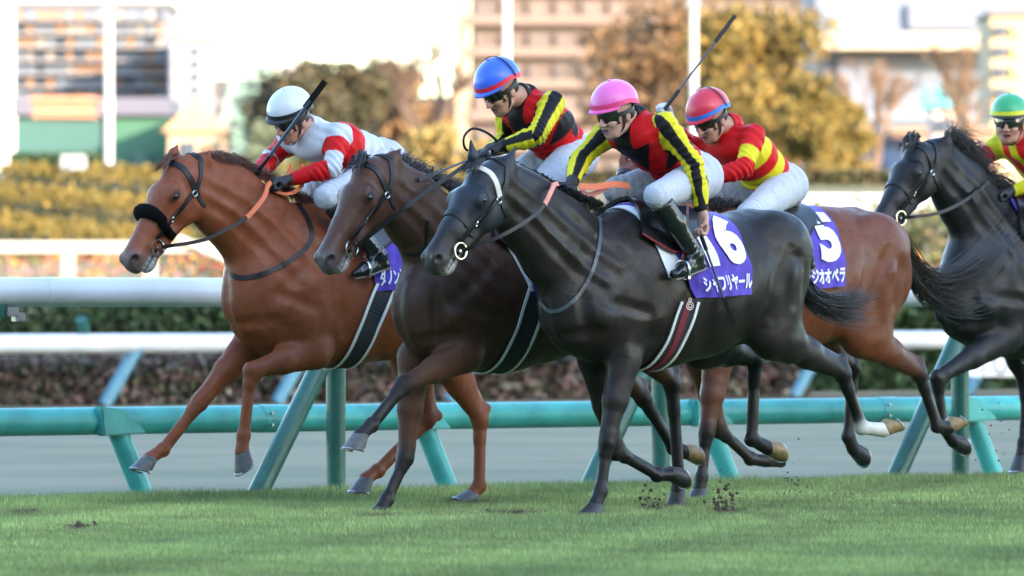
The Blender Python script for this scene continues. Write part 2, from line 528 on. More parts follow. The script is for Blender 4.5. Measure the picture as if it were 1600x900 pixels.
C_R = C_TURF - .02
zr = 1.165
rail = empty('running_rail', along(C_R, a_of(800, C_R)))
tag(rail, 'fat white running rail on teal posts and slanted braces along the turf edge', 'rail')
def part_tube(name, pts, rad, m, parent, n=20):
    b = MB(); o = parent.location if parent is not None else Vector((0, 0, 0))
    b.tube([Vector(p) - o for p in pts], rad, n); return b.build(name, m, parent, True)
a_j = a_of(75, C_R)
L_ = 5.2
k = -2
segs = [a_j + i * L_ for i in range(-3, 8)]
for a0, a1 in zip(segs[:-1], segs[1:]):
    part_tube('rail_tube', [along(C_R, a0 + .004, zr), along(C_R, a1 - .004, zr)], .083, whitep, rail, 28)
    part_tube('joint_sleeve', [along(C_R, a1 - .05, zr), along(C_R, a1 + .05, zr)], .085, whitep, rail, 28)
posts = [a_of(532, C_R) + i * (a_of(1040, C_R) - a_of(532, C_R)) for i in range(-3, 5)]
for a in posts:
    part_tube('post', [along(C_R - .04, a, -.1), along(C_R - .04, a, zr - .07)], .057, teal, rail)
    part_tube('brace', [along(C_R + .03, a - .72, -.06), along(C_R + .03, a - .28, .60), along(C_R - .01, a + .10, zr - .05)], .060, teal, rail)
    b = MB(); o = rail.location; p = along(C_R, a, zr - .10) - o
    b.box(-.10, .10, -.05, .05, -.05, .03, TH, p)
    b.build('saddle_bracket', teal, rail, bevel=.008)
# small grey clamp under the rail at the left end
b = MB(); p = along(C_R + .02, a_of(22, C_R), 1.03) - rail.location
b.box(-.09, .00, -.03, .03, .0, .05, TH, p); b.box(-.02, .05, -.025, .025, -.03, .02, TH, p)
b.build('clamp', mat('dull_metal', (.45, .45, .44), .4, .8), rail, bevel=.005)

# low turquoise rail just behind
C_T = C_R - .62
low = empty('low_rail', along(C_T, a_of(800, C_T)))
tag(low, 'low turquoise rail on short leaning legs behind the turf edge', 'rail')
zl = .425
part_tube('rail_tube', [along(C_T, a_j - 18, zl), along(C_T, a_j + 34, zl)], .080, turq, low, 28)
for i in range(-3, 6):
    a = a_of(420, C_T) + i * 5.3
    part_tube('joint_sleeve', [along(C_T, a - .09, zl), along(C_T, a + .09, zl)], .0835, turq, low, 28)
    for z_ in (-.035, .035):
        p_ = along(C_T + .082, a - .05, zl + z_); part_tube('bolt', [p_, p_ + RS * .012], .009, mat('bolt_steel', (.35, .35, .34), .4, .8), low, 8)
st = (a_of(1090, C_T) - a_of(165, C_T)) / 2
for i in range(-4, 6):
    a = a_of(165, C_T) + i * st
    b = MB(); p = along(C_T + .075, a, zl) - low.location
    q = [(-.13, .085), (.03, .07), (.20, -.05), (.22, -.075), (-.11, -.085)]
    V = [(x, yy, z) for yy in (-.04, .04) for x, z in q]
    V = [Vector((x * RD.x - yy * RS.x * -1, x * RD.y + yy * RS.y, z)) + p for x, yy, z in V]
    b.add(V, [(0, 1, 2, 3, 4), (9, 8, 7, 6, 5)] + [(i_, i_ + 5, (i_ + 1) % 5 + 5, (i_ + 1) % 5) for i_ in range(5)])
    lg = b.build('bracket', turq, low, bevel=.01)
    part_tube('leg', [along(C_T + .03, a + .06, zl - .05), along(C_T + .10, a + .26, -.12)], .060, turq, low)

# far rail across the dirt track
C_F = -61.6
far = empty('far_rail', along(C_F, a_of(800, C_F)))
tag(far, 'long white rail on blue-grey slanted legs along the far side of the dirt track', 'rail')
b = MB(); o = far.location
part_tube('rail_tube', [along(C_F, a_of(0, C_F) - 30, .68), along(C_F, a_of(1600, C_F) + 40, .68)], .105, whitep, far, 24)
for i in range(-4, 12):
    px = 185 + i * 269
    a = a_of(px, C_F)
    part_tube('leg', [along(C_F + .02, a + .28, .66), along(C_F - .1, a - .12, .0)], .075, bluep, far, 12)
    part_tube('leg', [along(C_F + .02, a - .55, .95), along(C_F - .1, a - .38, .62)], .070, teal, far, 12)

# track-side board with lettering
sg = empty('track_board', along(C_F + 1.2, a_of(1560, C_F + 1.2)), TH)
tag(sg, 'white board with large grey letters at the right edge below the far white rail', 'sign')
b = MB(); b.box(-.95, 2.2, -.03, .03, .24, .56); b.build('board', mat('board_white', (.70, .70, .70), .6), sg, bevel=.01)
cu = bpy.data.curves.new('letters', 'FONT'); cu.body = 'TO'; cu.size = .36; cu.extrude = .004; cu.space_character = 1.3
lo = bpy.data.objects.new('letters', cu); COL.objects.link(lo)
dg = bpy.context.evaluated_depsgraph_get(); me = bpy.data.meshes.new_from_object(lo.evaluated_get(dg)); bpy.data.objects.remove(lo)
me.materials.append(mat('letter_grey', (.10, .10, .12), .6)); lo = bpy.data.objects.new('letters', me); COL.objects.link(lo)
lo.parent = sg; lo.rotation_euler = (math.pi / 2, 0, 0); lo.location = (-.42, -.036, .27)

# leaf clutter helper: small faces spread through a volume
def leaf_faces(P, size, squash=1.0, seed=1):
    g = np.random.default_rng(seed); n = len(P)
    s = size * g.uniform(.6, 1.3, n)
    u = g.normal(0, 1, (n, 3)); u /= np.linalg.norm(u, axis=1)[:, None]
    t = g.normal(0, 1, (n, 3)); v = np.cross(u, t); v /= np.linalg.norm(v, axis=1)[:, None]
    V = np.stack([P - u * s[:, None], P + v * s[:, None] * .55, P + u * s[:, None], P - v * s[:, None] * .55], 1).reshape(-1, 3)
    return V, np.arange(4 * n).reshape(-1, 4)

def foliage_obj(name, P, size, cols, parent=None, seed=1, rough=.7):
    g = np.random.default_rng(seed + 5)
    V, F = leaf_faces(np.asarray(P), size, seed=seed)
    n = len(P); cols = np.array(cols); k = g.integers(0, len(cols), n)
    c = cols[k] * g.uniform(.7, 1.3, n)[:, None]
    return mesh_obj(name, V, F, mat('leaf', rough=rough, attr=True, spec=.25), parent, False, np.repeat(c, 4, 0))

def hedge(label, c0, c1, a0, a1, z0, z1, cols, n, size, name='hedge', seed=1, bumpy=.1):
    g = np.random.default_rng(seed)
    o = empty(name, along((c0 + c1) / 2, a0 if name == 'hedge' else (a0 + a1) / 2, 0))
    tag(o, label, name.replace('_', ' '))
    base = o.location
    bx = MB(); rz = TH
    mid = along((c0 + c1) / 2, (a0 + a1) / 2) - base
    bx.box(-(a1 - a0) / 2, (a1 - a0) / 2, -abs(c1 - c0) / 2 + size, abs(c1 - c0) / 2 - size, z0, z1 - size, rz, mid)
    bx.build('core', mat('hedge_core', (.020, .026, .012), .95), o)
    a = g.uniform(a0, a1, n); face = g.uniform(0, 1, n)
    cs = np.where(face < .55, max(c0, c1), g.uniform(min(c0, c1), max(c0, c1), n)) + g.normal(0, size * .5, n)
    zz = np.where(face < .55, g.uniform(z0, z1, n), z1) + g.normal(0, size * .4, n) + bumpy * np.sin(a * 1.3) * (face >= .5)
    P = np.stack([RD.x * a + RS.x * cs - base.x, RD.y * a + RS.y * cs - base.y, zz], 1)
    foliage_obj('leaves', P, size, cols, o, seed)
    return o

aL, aR = a_of(-150, -63), a_of(1800, -63)
aM = a_of(1225, -62.6)
hedge('low flower bed of brown and rusty blooms behind the far rail', -62.2, -63.4, aL, aM, 0, .52,
      [(.12, .075, .06), (.16, .10, .09), (.075, .065, .05), (.09, .10, .05), (.20, .12, .11), (.25, .22, .18)], 9000, .075, 'flower_bed', 3, .04)
hedge('clipped dark green hedge running behind the far rail', -64.4, -65.9, aL, aR, 0, 1.12,
      [(.030, .065, .025), (.045, .085, .03), (.022, .045, .018), (.06, .095, .035)], 16000, .09, 'hedge', 4, .02)
strip('dry_grass_verge', -61.5, -64.2, .012, mat('dry_grass', (.34, .25, .14), .95, color2=(.26, .20, .11), nscale=4), a_of(900, -62), a_of(2000, -62))

# lit white fence on the infield bank at the left
def fence_at(name, label, px0, px1, y, d, h, th, step, m, ground, cat='fence', diag=None):
    o = empty(name, ((px0 - 800) / FPX * d, d, ground)); tag(o, label, cat)
    zt = CAMZ + (HOR - y) / FPX * d - ground; Lx = (px1 - px0) / FPX * d
    b = MB(); b.box(0, Lx, -.06, .06, zt - th / 2, zt + th / 2); b.build('top_bar', m, o, bevel=.01)
    n = int(Lx / step)
    for i in range(n + 1):
        b = MB(); b.box(i * step - .10, i * step + .10, -.05, .05, 0, zt - th / 2 - .002); b.build('post', m, o)
    if diag:
        x0, z0, x1, z1 = diag; b = MB(); b.tube([(x0, -.13, z0), (x1, -.13, z1)], .07, 8); b.build('diagonal_brace', m, o)
    return o
fw = mat('fence_white', (.42, .40, .36), .5, noise=.05)
fence_at('infield_fence', 'sunlit white fence with square posts on the infield bank, seen above the fat rail', -22, 410, 386, 122, 1, .19, 1.36, fw, 1.2,
         diag=(3.15, 1.02, 4.35, .50))
fence_at('infield_rail', 'pale broad rail crossing behind the bay hindquarters in the distance', 1100, 1760, 317, 150, 1, .33, 3.0, mat('pale_rail', (.62, .68, .72), .6), 2.5)

# flowers behind the fence: many small blooms
def blooms(label, px0, px1, y0, y1, d0, d1, cols, n, size, seed):
    g = np.random.default_rng(seed)
    px = g.uniform(px0, px1, n); d = g.uniform(d0, d1, n); py = g.uniform(y0, y1, n)
    P = np.stack([(px - 800) / FPX * d, d, CAMZ + (HOR - py) / FPX * d], 1)
    o = foliage_obj('flowers', P, size, cols, None, seed)
    tag(o, label, 'flowers', kind='stuff')
blooms('orange, red and pink flowers in sunlight behind the white infield fence', -30, 1600, 398, 436, 125, 130,
       [(.50, .20, .05), (.45, .08, .06), (.55, .35, .10), (.40, .16, .22), (.12, .16, .05), (.10, .12, .05)], 5200, .07, 11)

# topiary bank: stepped rows of clipped golden hedge on the slope
g_ = np.random.default_rng(5)
bank = empty('topiary_bank', ((150 - 800) / FPX * 150, 150, 2.6)); tag(bank, 'golden clipped hedge bank with diagonal shadow stripes painted into its leaves at the left', 'hedge')
P = []
n = 36000
x = g_.uniform(-13.5, 1.0, n); y = g_.uniform(143.5, 158, n)
zb_ = np.interp(y, [143, 158], [1.9, 3.75])
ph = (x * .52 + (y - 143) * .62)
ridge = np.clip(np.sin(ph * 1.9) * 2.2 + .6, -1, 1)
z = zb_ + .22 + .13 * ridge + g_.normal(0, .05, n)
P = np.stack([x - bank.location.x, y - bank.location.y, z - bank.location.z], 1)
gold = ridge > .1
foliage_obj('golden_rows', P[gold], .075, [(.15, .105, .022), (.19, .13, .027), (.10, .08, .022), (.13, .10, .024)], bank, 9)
foliage_obj('shadow_stripe_leaves', P[~gold], .075, [(.022, .030, .012), (.032, .034, .013), (.016, .024, .010)], bank, 10)  # dark leaf colours in the furrows paint the diagonal shadow stripes

# flag poles and lamp posts
polem = mat('pole_white', (.50, .50, .50), .4)
def pole(px, ybase, d, rad, label, head=False, top=14):
    o = empty('light_pole' if head else 'flag_pole', W(px, ybase, d)); tag(o, label, 'pole', 'tall white poles in the infield')
    b = MB(); b.tube([(0, 0, -.3), (0, 0, top)], rad, 14); b.build('shaft', polem, o, True)
    b = MB(); b.tube([(0, 0, -.05), (0, 0, .25)], rad * 1.6, 14); b.build('base', polem, o, True)
    if head:
        b = MB(); b.box(-.17, .17, -.15, .15, top - .05, top + .22); b.build('lamp_head', mat('lamp_grey', (.22, .26, .30), .4), o, bevel=.03)
pole(9, 277, 158, .075, 'thick white pole at the far left edge, standing on the hedge bank')
pole(170, 278, 158, .095, 'thick white pole above the golden hedge bank, right of the green sheds')
pole(792, 300, 205, .095, 'grey-white lamp pole above the blue helmet', True, 5.35)
pole(1084, 300, 205, .095, 'grey-white lamp pole behind the raised whip', True, 5.15)

# small white sign with a blue ring
s_ = empty('ring_sign', W(115, 276, 157)); tag(s_, 'small white sign with a blue ring on the hedge bank between the poles', 'sign')
b = MB(); b.box(-.27, .27, -.02, .02, .0, .46); b.build('panel', mat('sign_white', (.30, .33, .36), .5), s_, bevel=.01)
b = MB(); b.torus((0, -.03, .23), .12, .025, (1, 0, 0), (0, 0, 1), n=20, m=6, a0=.7, a1=5.6); b.build('ring_mark', mat('sign_blue', (.02, .12, .30), .5), s_)

# far buildings
def wbox(b, px0, px1, y0, y1, d, depth, base, oz=None):
    """box whose front face covers these photo rows and columns at distance d (coordinates relative to base)"""
    A = W(px0, y1, d) - base; Bp = W(px1, y0, d) - base
    b.box(A.x, Bp.x, A.y, A.y + depth, A.z, Bp.z)
def building(name, label, px0, px1, ytop, ybot, d, depth, wallm, cat='building', group=None):
    o = empty(name, W((px0 + px1) / 2, ybot, d)); tag(o, label, cat, group)
    b = MB(); wbox(b, px0, px1, ytop, ybot, d, depth, o.location); b.build('wall', wallm, o, bevel=.02)
    return o
def bpart(o, name, px0, px1, y0, y1, d, m, depth=.3):
    b = MB(); wbox(b, px0, px1, y0, y1, d, depth, o.location); return b.build(name, m, o)
def gable(o, name, px0, px1, yt, yb, d, depth, m, over=4):
    A = W(px0 - over, yb, d) - o.location; Bp = W(px1 + over, yb, d) - o.location; T = W((px0 + px1) / 2, yt, d) - o.location
    b = MB(); y0, y1 = A.y - .3, A.y + depth + .3
    b.add([(A.x, y0, A.z), (Bp.x, y0, A.z), (T.x, y0, T.z), (A.x, y1, A.z), (Bp.x, y1, A.z), (T.x, y1, T.z)], [(0, 1, 2), (5, 4, 3), (0, 2, 5, 3), (1, 4, 5, 2), (0, 3, 4, 1)])
    return b.build(name, m, o)
glass = mat('window_glass', (.06, .08, .11), .12, spec=.8)
glassl = mat('window_pale', (.16, .20, .27), .3, spec=.8)

for (a, b0, ttop, col, lab) in ((24, 158, 182, (.035, .11, .10), 'long teal shed behind the poles at the left'), (176, 262, 182, (.035, .13, .085), 'bright green shed right of the thick white pole')):
    o = building('green_shed', lab, a, b0, ttop, 285, 235, 6, mat('shed_' + str(a), col, .7, noise=.1, nscale=.5), 'shed', 'green sheds behind the hedge bank')
    bpart(o, 'roof', a - 5, b0 + 6, ttop - 30, ttop - 2, 234.6, mat('roof_slate', (.10, .10, .14), .7), 6.6)
    bpart(o, 'door', (a + b0) / 2 - 12, (a + b0) / 2 + 12, 236, 284, 234.7, mat('shed_door', (.05, .12, .10), .6), .2)
hd = empty('dark_hedge', W(85, 280, 180)); tag(hd, 'low dark green hedge in front of the teal shed', 'hedge')
P = np.stack([g_.uniform(-1.2, 1.3, 2500), g_.uniform(-.5, .5, 2500), g_.uniform(-.1, .62, 2500)], 1)
foliage_obj('leaves', P, .10, [(.025, .06, .03), (.04, .07, .03)], hd, 21)
o = building('orange_stall', 'small salmon-coloured kiosk roof beside the thick white pole', 50, 145, 156, 184, 226, 3, mat('salmon', (.36, .15, .09), .6), 'kiosk')
bpart(o, 'roof', 46, 149, 150, 157, 225.8, mat('salmon_roof', (.40, .20, .12), .6), 3.4)
o = building('gabled_house', 'cream house with a lit gable left of the white helmet', 262, 345, 205, 285, 228, 8, mat('cream_wall', (.36, .28, .20), .8), 'house')
gable(o, 'roof', 262, 345, 158, 206, 228, 8, mat('tile_warm', (.40, .25, .14), .7), 10)
bpart(o, 'window', 285, 305, 222, 248, 227.8, glass, .15)
bpart(o, 'door', 318, 334, 226, 284, 227.8, mat('brown_door', (.15, .08, .05), .6), .15)

# apartment block, left
o = building('apartment_block', 'pale grey apartment block with many windows at the upper left', 22, 262, 8, 170, 330, 10, mat('block_pale', (.15, .165, .22), .8, noise=.1, nscale=.6), 'building')
bpart(o, 'roof', 18, 268, 2, 9, 329.6, mat('roof_dark', (.13, .13, .15), .8), 10.8)
rr = random.Random(3)
for r_ in range(7):
    y0 = 16 + r_ * 21
    bpart(o, 'balcony_slab', 22, 262, y0 + 14, y0 + 17, 329.0, mat('slab', (.22, .215, .23), .8), .9)
    for c_ in range(15):
        x0 = 27 + c_ * 15.6
        bpart(o, 'window', x0, x0 + rr.choice([7, 9, 11]), y0 + 1, y0 + 13, 329.75, rr.choice([glass, glassl, glassl, mat('curtain', (.30, .28, .27), .8), mat('rust_panel', (.35, .20, .12), .7)]), .2)
o = building('corner_tower', 'white stair tower at the end of the pale apartment block', 268, 322, 62, 175, 322, 8, mat('tower_white', (.26, .26, .28), .8), 'building')
bpart(o, 'roof', 265, 326, 55, 62, 321.7, mat('roof_dark', (.13, .13, .15)), 8.6)
for r_ in range(5):
    bpart(o, 'window', 280, 290, 74 + r_ * 20, 86 + r_ * 20, 321.8, glassl, .15); bpart(o, 'window', 300, 312, 74 + r_ * 20, 86 + r_ * 20, 321.8, glass, .15)
o = building('chimney_stack', 'thin grey chimney block rising between the steel tower and the trees', 447, 463, 48, 290, 350, 3, mat('stack_grey', (.34, .32, .36), .8), 'chimney')
bpart(o, 'cap', 445, 465, 44, 49, 349.8, mat('cap_grey', (.25, .24, .27), .8), 3.4)

o = building('hazy_block', 'pale hazy office block filling the gap behind the steel tower', 330, 470, 128, 290, 520, 12, mat('haze_block', (.17, .18, .20), .9, noise=.1, nscale=.3), 'building')
for r_ in range(5):
    for c_ in range(7): bpart(o, 'window', 336 + c_ * 19, 348 + c_ * 19, 136 + r_ * 26, 150 + r_ * 26, 519.6, mat('curtain4', (.11, .09, .09), .8), .5)
bpart(o, 'roof', 326, 474, 122, 129, 519.4, mat('roof_dark', (.13, .13, .15)), 12.8)
o = building('low_offices', 'low beige office row behind the dark olive evergreen', 470, 735, 150, 290, 540, 12, mat('beige_row', (.16, .125, .10), .9, noise=.1, nscale=.3), 'building')
for r_ in range(3):
    bpart(o, 'ledge', 468, 737, 172 + r_ * 36, 178 + r_ * 36, 539.4, mat('beige_ledge', (.22, .17, .13), .8), .7)
    for c_ in range(10): bpart(o, 'window', 478 + c_ * 26, 494 + c_ * 26, 156 + r_ * 36, 170 + r_ * 36, 539.6, mat('curtain4', (.11, .09, .09)), .5)
# pale green steel lattice tower
tw = empty('lattice_tower', W(392, 290, 300)); tag(tw, 'pale mint steel lattice tower at the upper left', 'tower')
sm = mat('mint_steel', (.16, .26, .22), .6)
wpx = 300 / FPX
Hh = (290 + 40) * wpx
b = MB()
def tw_w(z): t = z / Hh; return (56 * (1 - t) ** 1.4 + 6) * wpx
N_ = 9
cs_ = [(-1, -1), (1, -1), (1, 1), (-1, 1)]
for c_ in cs_:
    b.tube([(c_[0] * tw_w(Hh * i / N_), c_[1] * tw_w(Hh * i / N_), Hh * i / N_) for i in range(N_ + 1)], .16, 5)
b.build('corner_post', sm, tw)
b = MB()
for i in range(N_):
    z0, z1 = Hh * i / N_, Hh * (i + 1) / N_; w0, w1 = tw_w(z0), tw_w(z1)
    for j in range(4):
        c0, c1 = cs_[j], cs_[(j + 1) % 4]
        b.tube([(c0[0] * w0, c0[1] * w0, z0), (c1[0] * w1, c1[1] * w1, z1)], .10, 4); b.tube([(c1[0] * w0, c1[1] * w0, z0), (c0[0] * w1, c0[1] * w1, z1)], .10, 4)
        b.tube([(c0[0] * w1, c0[1] * w1, z1), (c1[0] * w1, c1[1] * w1, z1)], .10, 4)
b.build('lattice', sm, tw)

# large apartment building, centre
o = building('balcony_building', 'wide pinkish-grey building with long balcony bands behind the jockeys', 735, 1290, -60, 300, 500, 16, mat('block_pink', (.115, .088, .084), .85, noise=.12, nscale=.3), 'building')
for r_ in range(7):
    y0 = -46 + r_ * 50
    bpart(o, 'balcony', 732, 1292, y0 + 20, y0 + 34, 498.6, mat('balcony_light', (.165, .120, .105), .8), 1.4)
    for c_ in range(13):
        x0 = 742 + c_ * 42
        bpart(o, 'window', x0, x0 + rr.choice([16, 22, 28]), y0 - 2, y0 + 19, 499.6, rr.choice([mat('curtain3', (.09, .075, .08), .6), mat('curtain2', (.14, .11, .105), .8), mat('curtain4', (.11, .09, .09), .8)]), .5)
bpart(o, 'gutter', 712, 733, -60, 300, 498.9, mat('pilaster', (.30, .22, .15), .8), 3)

# pale warehouse, right
o = building('warehouse', 'pale blue-white warehouse with a bright band at the upper right', 1275, 1800, -60, 300, 420, 20, mat('ware_blue', (.11, .14, .20), .7, noise=.06, nscale=.2), 'building')
bpart(o, 'canopy', 1262, 1800, 52, 76, 416, mat('canopy_cream', (.42, .34, .26), .7), 4)
bpart(o, 'panel', 1310, 1380, 90, 175, 419.4, mat('pan_blue', (.12, .15, .22), .7), .5)
bpart(o, 'panel', 1420, 1530, 6, 44, 419.4, mat('pan_grey', (.12, .14, .19), .7), .5)
bpart(o, 'window_row', 1285, 1800, 176, 188, 419.4, glassl, .5)
o = building('cream_block', 'bright cream building at the far right edge above the green helmet', 1548, 1700, 22, 300, 300, 8, mat('cream_b', (.36, .28, .18), .8), 'building')
for r_ in range(6):
    bpart(o, 'window', 1556, 1572, 40 + r_ * 32, 56 + r_ * 32, 299.7, glass, .2); bpart(o, 'window', 1582, 1598, 40 + r_ * 32, 56 + r_ * 32, 299.7, mat('gold_pane', (.60, .42, .14), .5), .2)
bpart(o, 'roof', 1543, 1705, 16, 22, 299.6, mat('roof_dark', (.13, .13, .15)), 8.6)
o = building('blue_shed', 'low blue-grey shed between the yellow tree and the black horse', 1340, 1412, 222, 300, 240, 6, mat('blue_shed_w', (.24, .30, .42), .7), 'shed')
bpart(o, 'roof', 1336, 1416, 214, 223, 239.6, mat('roof_slate', (.10, .10, .14)), 6.8)
bpart(o, 'door', 1365, 1385, 250, 299, 239.7, mat('shed_door2', (.12, .15, .22)), .2)
o = building('cyan_kiosk', 'small kiosk with a bright cyan roof behind the black horse', 1458, 1498, 166, 300, 236, 3, mat('kiosk_w', (.42, .34, .32), .7), 'kiosk')
bpart(o, 'roof', 1450, 1506, 136, 167, 235.6, mat('cyan_roof', (.10, .50, .60), .5), 3.8)
bpart(o, 'window', 1468, 1488, 185, 205, 235.7, glass, .2)
o = building('brick_building', 'reddish brick building between the bare trees on the right', 1395, 1560, 205, 300, 280, 8, mat('brick_red', (.34, .20, .15), .85, noise=.2, nscale=.5), 'building')
for c_ in range(6): bpart(o, 'window', 1402 + c_ * 26, 1416 + c_ * 26, 222, 246, 279.7, glass, .2)
bpart(o, 'roof', 1391, 1564, 198, 206, 279.6, mat('roof_brown', (.22, .14, .10)), 8.6)

# trees
barkm = mat('bark', (.10, .065, .045), .9, noise=.3, nscale=2)
def tree(name, label, px, ybase, ytop, d, wpx_, cols, n, size, seed, trunk=.3, lobes=9, low=.25, gaps=.5, group='trees beyond the infield'):
    g = np.random.default_rng(seed)
    base = W(px, ybase, d); o = empty(name, base); tag(o, label, 'tree', group)
    Hh = (ybase - ytop) / FPX * d; Wd = wpx_ / 2 / FPX * d
    b = MB()
    b.tube([(0, 0, -.4), (.1 * trunk, 0, Hh * .3), (.3 * trunk, .1, Hh * .6), (.2, 0, Hh * .85)], [trunk, trunk * .7, trunk * .4, trunk * .1], 8)
    cen = []
    for i in range(lobes):
        a = g.uniform(0, 6.28); rr_ = Wd * g.uniform(.15, .78); zz = Hh * g.uniform(low + .08, .86)
        rr_ *= math.sqrt(max(.15, 1 - ((zz / Hh - .5) / .58) ** 2))
        c = np.array([math.cos(a) * rr_, math.sin(a) * rr_, zz]); cen.append(c)
        b.tube([(0, 0, zz * .55), (c[0] * .5, c[1] * .5, zz * .82), tuple(c)], [trunk * .35, trunk * .22, trunk * .06], 5)
    b.build('trunk', barkm, o, True)
    P = []
    for c in cen:
        m_ = n // lobes; r = Wd * g.uniform(.22, .42)
        q = g.normal(0, 1, (m_, 3)); q /= np.linalg.norm(q, axis=1)[:, None]; q *= (r * g.uniform(gaps, 1.1, m_) ** .6)[:, None]; q[:, 2] *= .8
        P.append(q + c)
    P = np.concatenate(P)
    foliage_obj('crown', P, size, cols, o, seed)
    return o
def bare_tree(label, px, ybase, ytop, d, seed, wood=(.30, .19, .12), spread=.35, lvl=5, r0=.16, twigcol=None, group='bare trees beyond the infield'):
    g = random.Random(seed); base = W(px, ybase, d); o = empty('bare_tree', base); tag(o, label, 'tree', group)
    Hh = (ybase - ytop) / FPX * d
    b = MB(); tips = MB()
    def br(p, dr, L, r, l):
        q = p + dr * L
        m_ = p + dr * L * .5 + Vector((g.uniform(-1, 1), g.uniform(-1, 1), g.uniform(-.5, .5))) * L * .06
        (b if l < 2 else tips).tube([p, m_, q], [r, r * .85, r * .7], 5 if l < 3 else 3, False)
        if l >= lvl: return
        for _ in range(3 if l else 4):
            nd = (dr + Vector((g.uniform(-1, 1), g.uniform(-1, 1), g.uniform(-.3, .6))) * spread * 1.6).normalized()
            br(p + dr * L * g.uniform(.55, 1), nd, L * g.uniform(.55, .78), r * .6, l + 1)
    br(Vector((0, 0, -.2)), Vector((0, 0, 1)), Hh * .36, r0, 0)
    m_ = mat('wood_%d' % seed, wood, .9)
    b.build('trunk', m_, o, True); tips.build('branches', m_, o, True)
    return o
tree('evergreen_tree', 'dark olive evergreen behind the white helmet and its rider', 505, 300, 92, 232, 250, [(.045, .046, .026), (.062, .056, .030), (.03, .034, .02), (.09, .066, .034)], 11000, .15, 31, .35, 30, .03, .15)
tree('evergreen_tree', 'small grey-green bush-like tree left of the dark olive evergreen', 420, 300, 190, 226, 120, [(.10, .13, .09), (.13, .16, .11), (.08, .10, .06)], 4000, .16, 32, .2, 8, .02, .3)
tree('autumn_tree', 'brown thin-leaved tree between the white and blue helmets', 640, 300, 60, 240, 170, [(.28, .17, .09), (.20, .12, .07), (.34, .22, .12)], 6500, .13, 33, .3, 26, .05, .15)
bare_tree('bare brown tree reaching the top of the picture left of the blue helmet', 670, 300, 0, 236, 41, (.085, .055, .04), .42, 6, .24)
bare_tree('bare spreading tree above the dark olive evergreen', 570, 300, 70, 245, 42, (.075, .05, .038), .5, 6, .20)
tree('shrub', 'golden sunlit shrub low between the white and blue riders', 690, 330, 180, 180, 190, [(.30, .20, .07), (.36, .25, .09), (.20, .15, .05), (.10, .09, .035)], 4200, .12, 34, .15, 9, .0, .3)
tree('autumn_tree', 'rust-brown tree between the pink helmet and the yellow tree', 1040, 300, -20, 236, 290, [(.18, .105, .055), (.14, .085, .045), (.22, .135, .07), (.10, .07, .04)], 11000, .14, 35, .35, 34, .08, .15)
tree('yellow_tree', 'large golden-yellow tree behind the red helmet', 1190, 300, -10, 222, 290, [(.20, .13, .035), (.16, .11, .03), (.12, .095, .028), (.25, .17, .05), (.08, .07, .026)], 17000, .14, 36, .38, 40, .04, .15)
tree('yellow_tree', 'smaller golden tree at the right shoulder of the large one', 1290, 300, 110, 216, 160, [(.19, .13, .036), (.15, .11, .03), (.10, .085, .028)], 9000, .13, 37, .25, 24, .03, .15)
bare_tree('thin bare tree against the pale warehouse, left of the black horse', 1372, 300, 40, 225, 43, (.16, .10, .065), .30, 6, .17)
bare_tree('thin bare tree above the black horse head', 1512, 300, 20, 225, 44, (.15, .095, .06), .30, 6, .17)
bare_tree('bare tree behind the raised whip, tangled into the rust-brown crown', 985, 300, -20, 242, 45, (.36, .24, .16), .4, 6, .2)
hd = empty('dark_hedge', W(1290, 298, 157.5)); tag(hd, 'brown-green hedge strip at the foot of the yellow trees', 'hedge')
P = np.stack([g_.uniform(-9, 2.2, 7000), g_.uniform(-.5, .5, 7000), g_.uniform(-.2, .42, 7000)], 1)
foliage_obj('leaves', P, .10, [(.05, .05, .02), (.08, .06, .03), (.04, .045, .02)], hd, 22)
hd = empty('dark_hedge', W(1400, 440, 126)); tag(hd, 'dark green shrubs below the pale rail behind the black horse', 'hedge')
P = np.stack([g_.uniform(-12, 6, 9000), g_.uniform(-.4, 2.4, 9000), g_.uniform(.0, 1.0, 9000)], 1); P[:, 2] += P[:, 1] * .2
foliage_obj('leaves', P, .10, [(.05, .07, .03), (.08, .09, .04), (.10, .08, .04)], hd, 23)

# the grandstand behind the camera, whose shade lies over the course
gs = empty('grandstand', (20, -60, 0)); tag(gs, 'huge concrete grandstand facing the track from behind the camera', 'grandstand')
cm = mat('stand_concrete', (.42, .41, .40), .8, noise=.1, nscale=.1)
GH = 47.5
b = MB(); b.box(-190, 190, -40, -14, 0, GH - 3.0); b.build('rear_wall', cm, gs)
b = MB(); b.box(-192, 192, -42, -1.0, GH - 2.0, GH); b.build('roof', mat('stand_roof', (.55, .55, .56), .6), gs)
b = MB()
for i in range(10): b.box(-188, 188, -14 + i * 1.3, -12.7 + i * 1.3, 0, 12 - i * 1.2)
b.build('seating_tiers', mat('stand_seats', (.30, .36, .42), .7), gs)
# ------------------------------------------------------------------ horses
def unit3(v): return v / (np.linalg.norm(v) + 1e-9)
def lerp(a, b, t): return np.array(a, float) * (1 - t) + np.array(b, float) * t

def hair(name, roots, rad, m, parent, n=3, jit=.01, taper=True, bm=None):
    """roots: list of polylines (curved locks); each becomes a tapered strand"""
    b = MB()
    for g in roots:
        g = [Vector(p) for p in g]
        k = len(g)
        rr = [rad * (1 - .85 * (i / (k - 1)) ** 1.5) for i in range(k)]
        b.tube(g, rr, n, caps=False)
    return mesh_obj(name, b.v, b.f, m, parent, True)

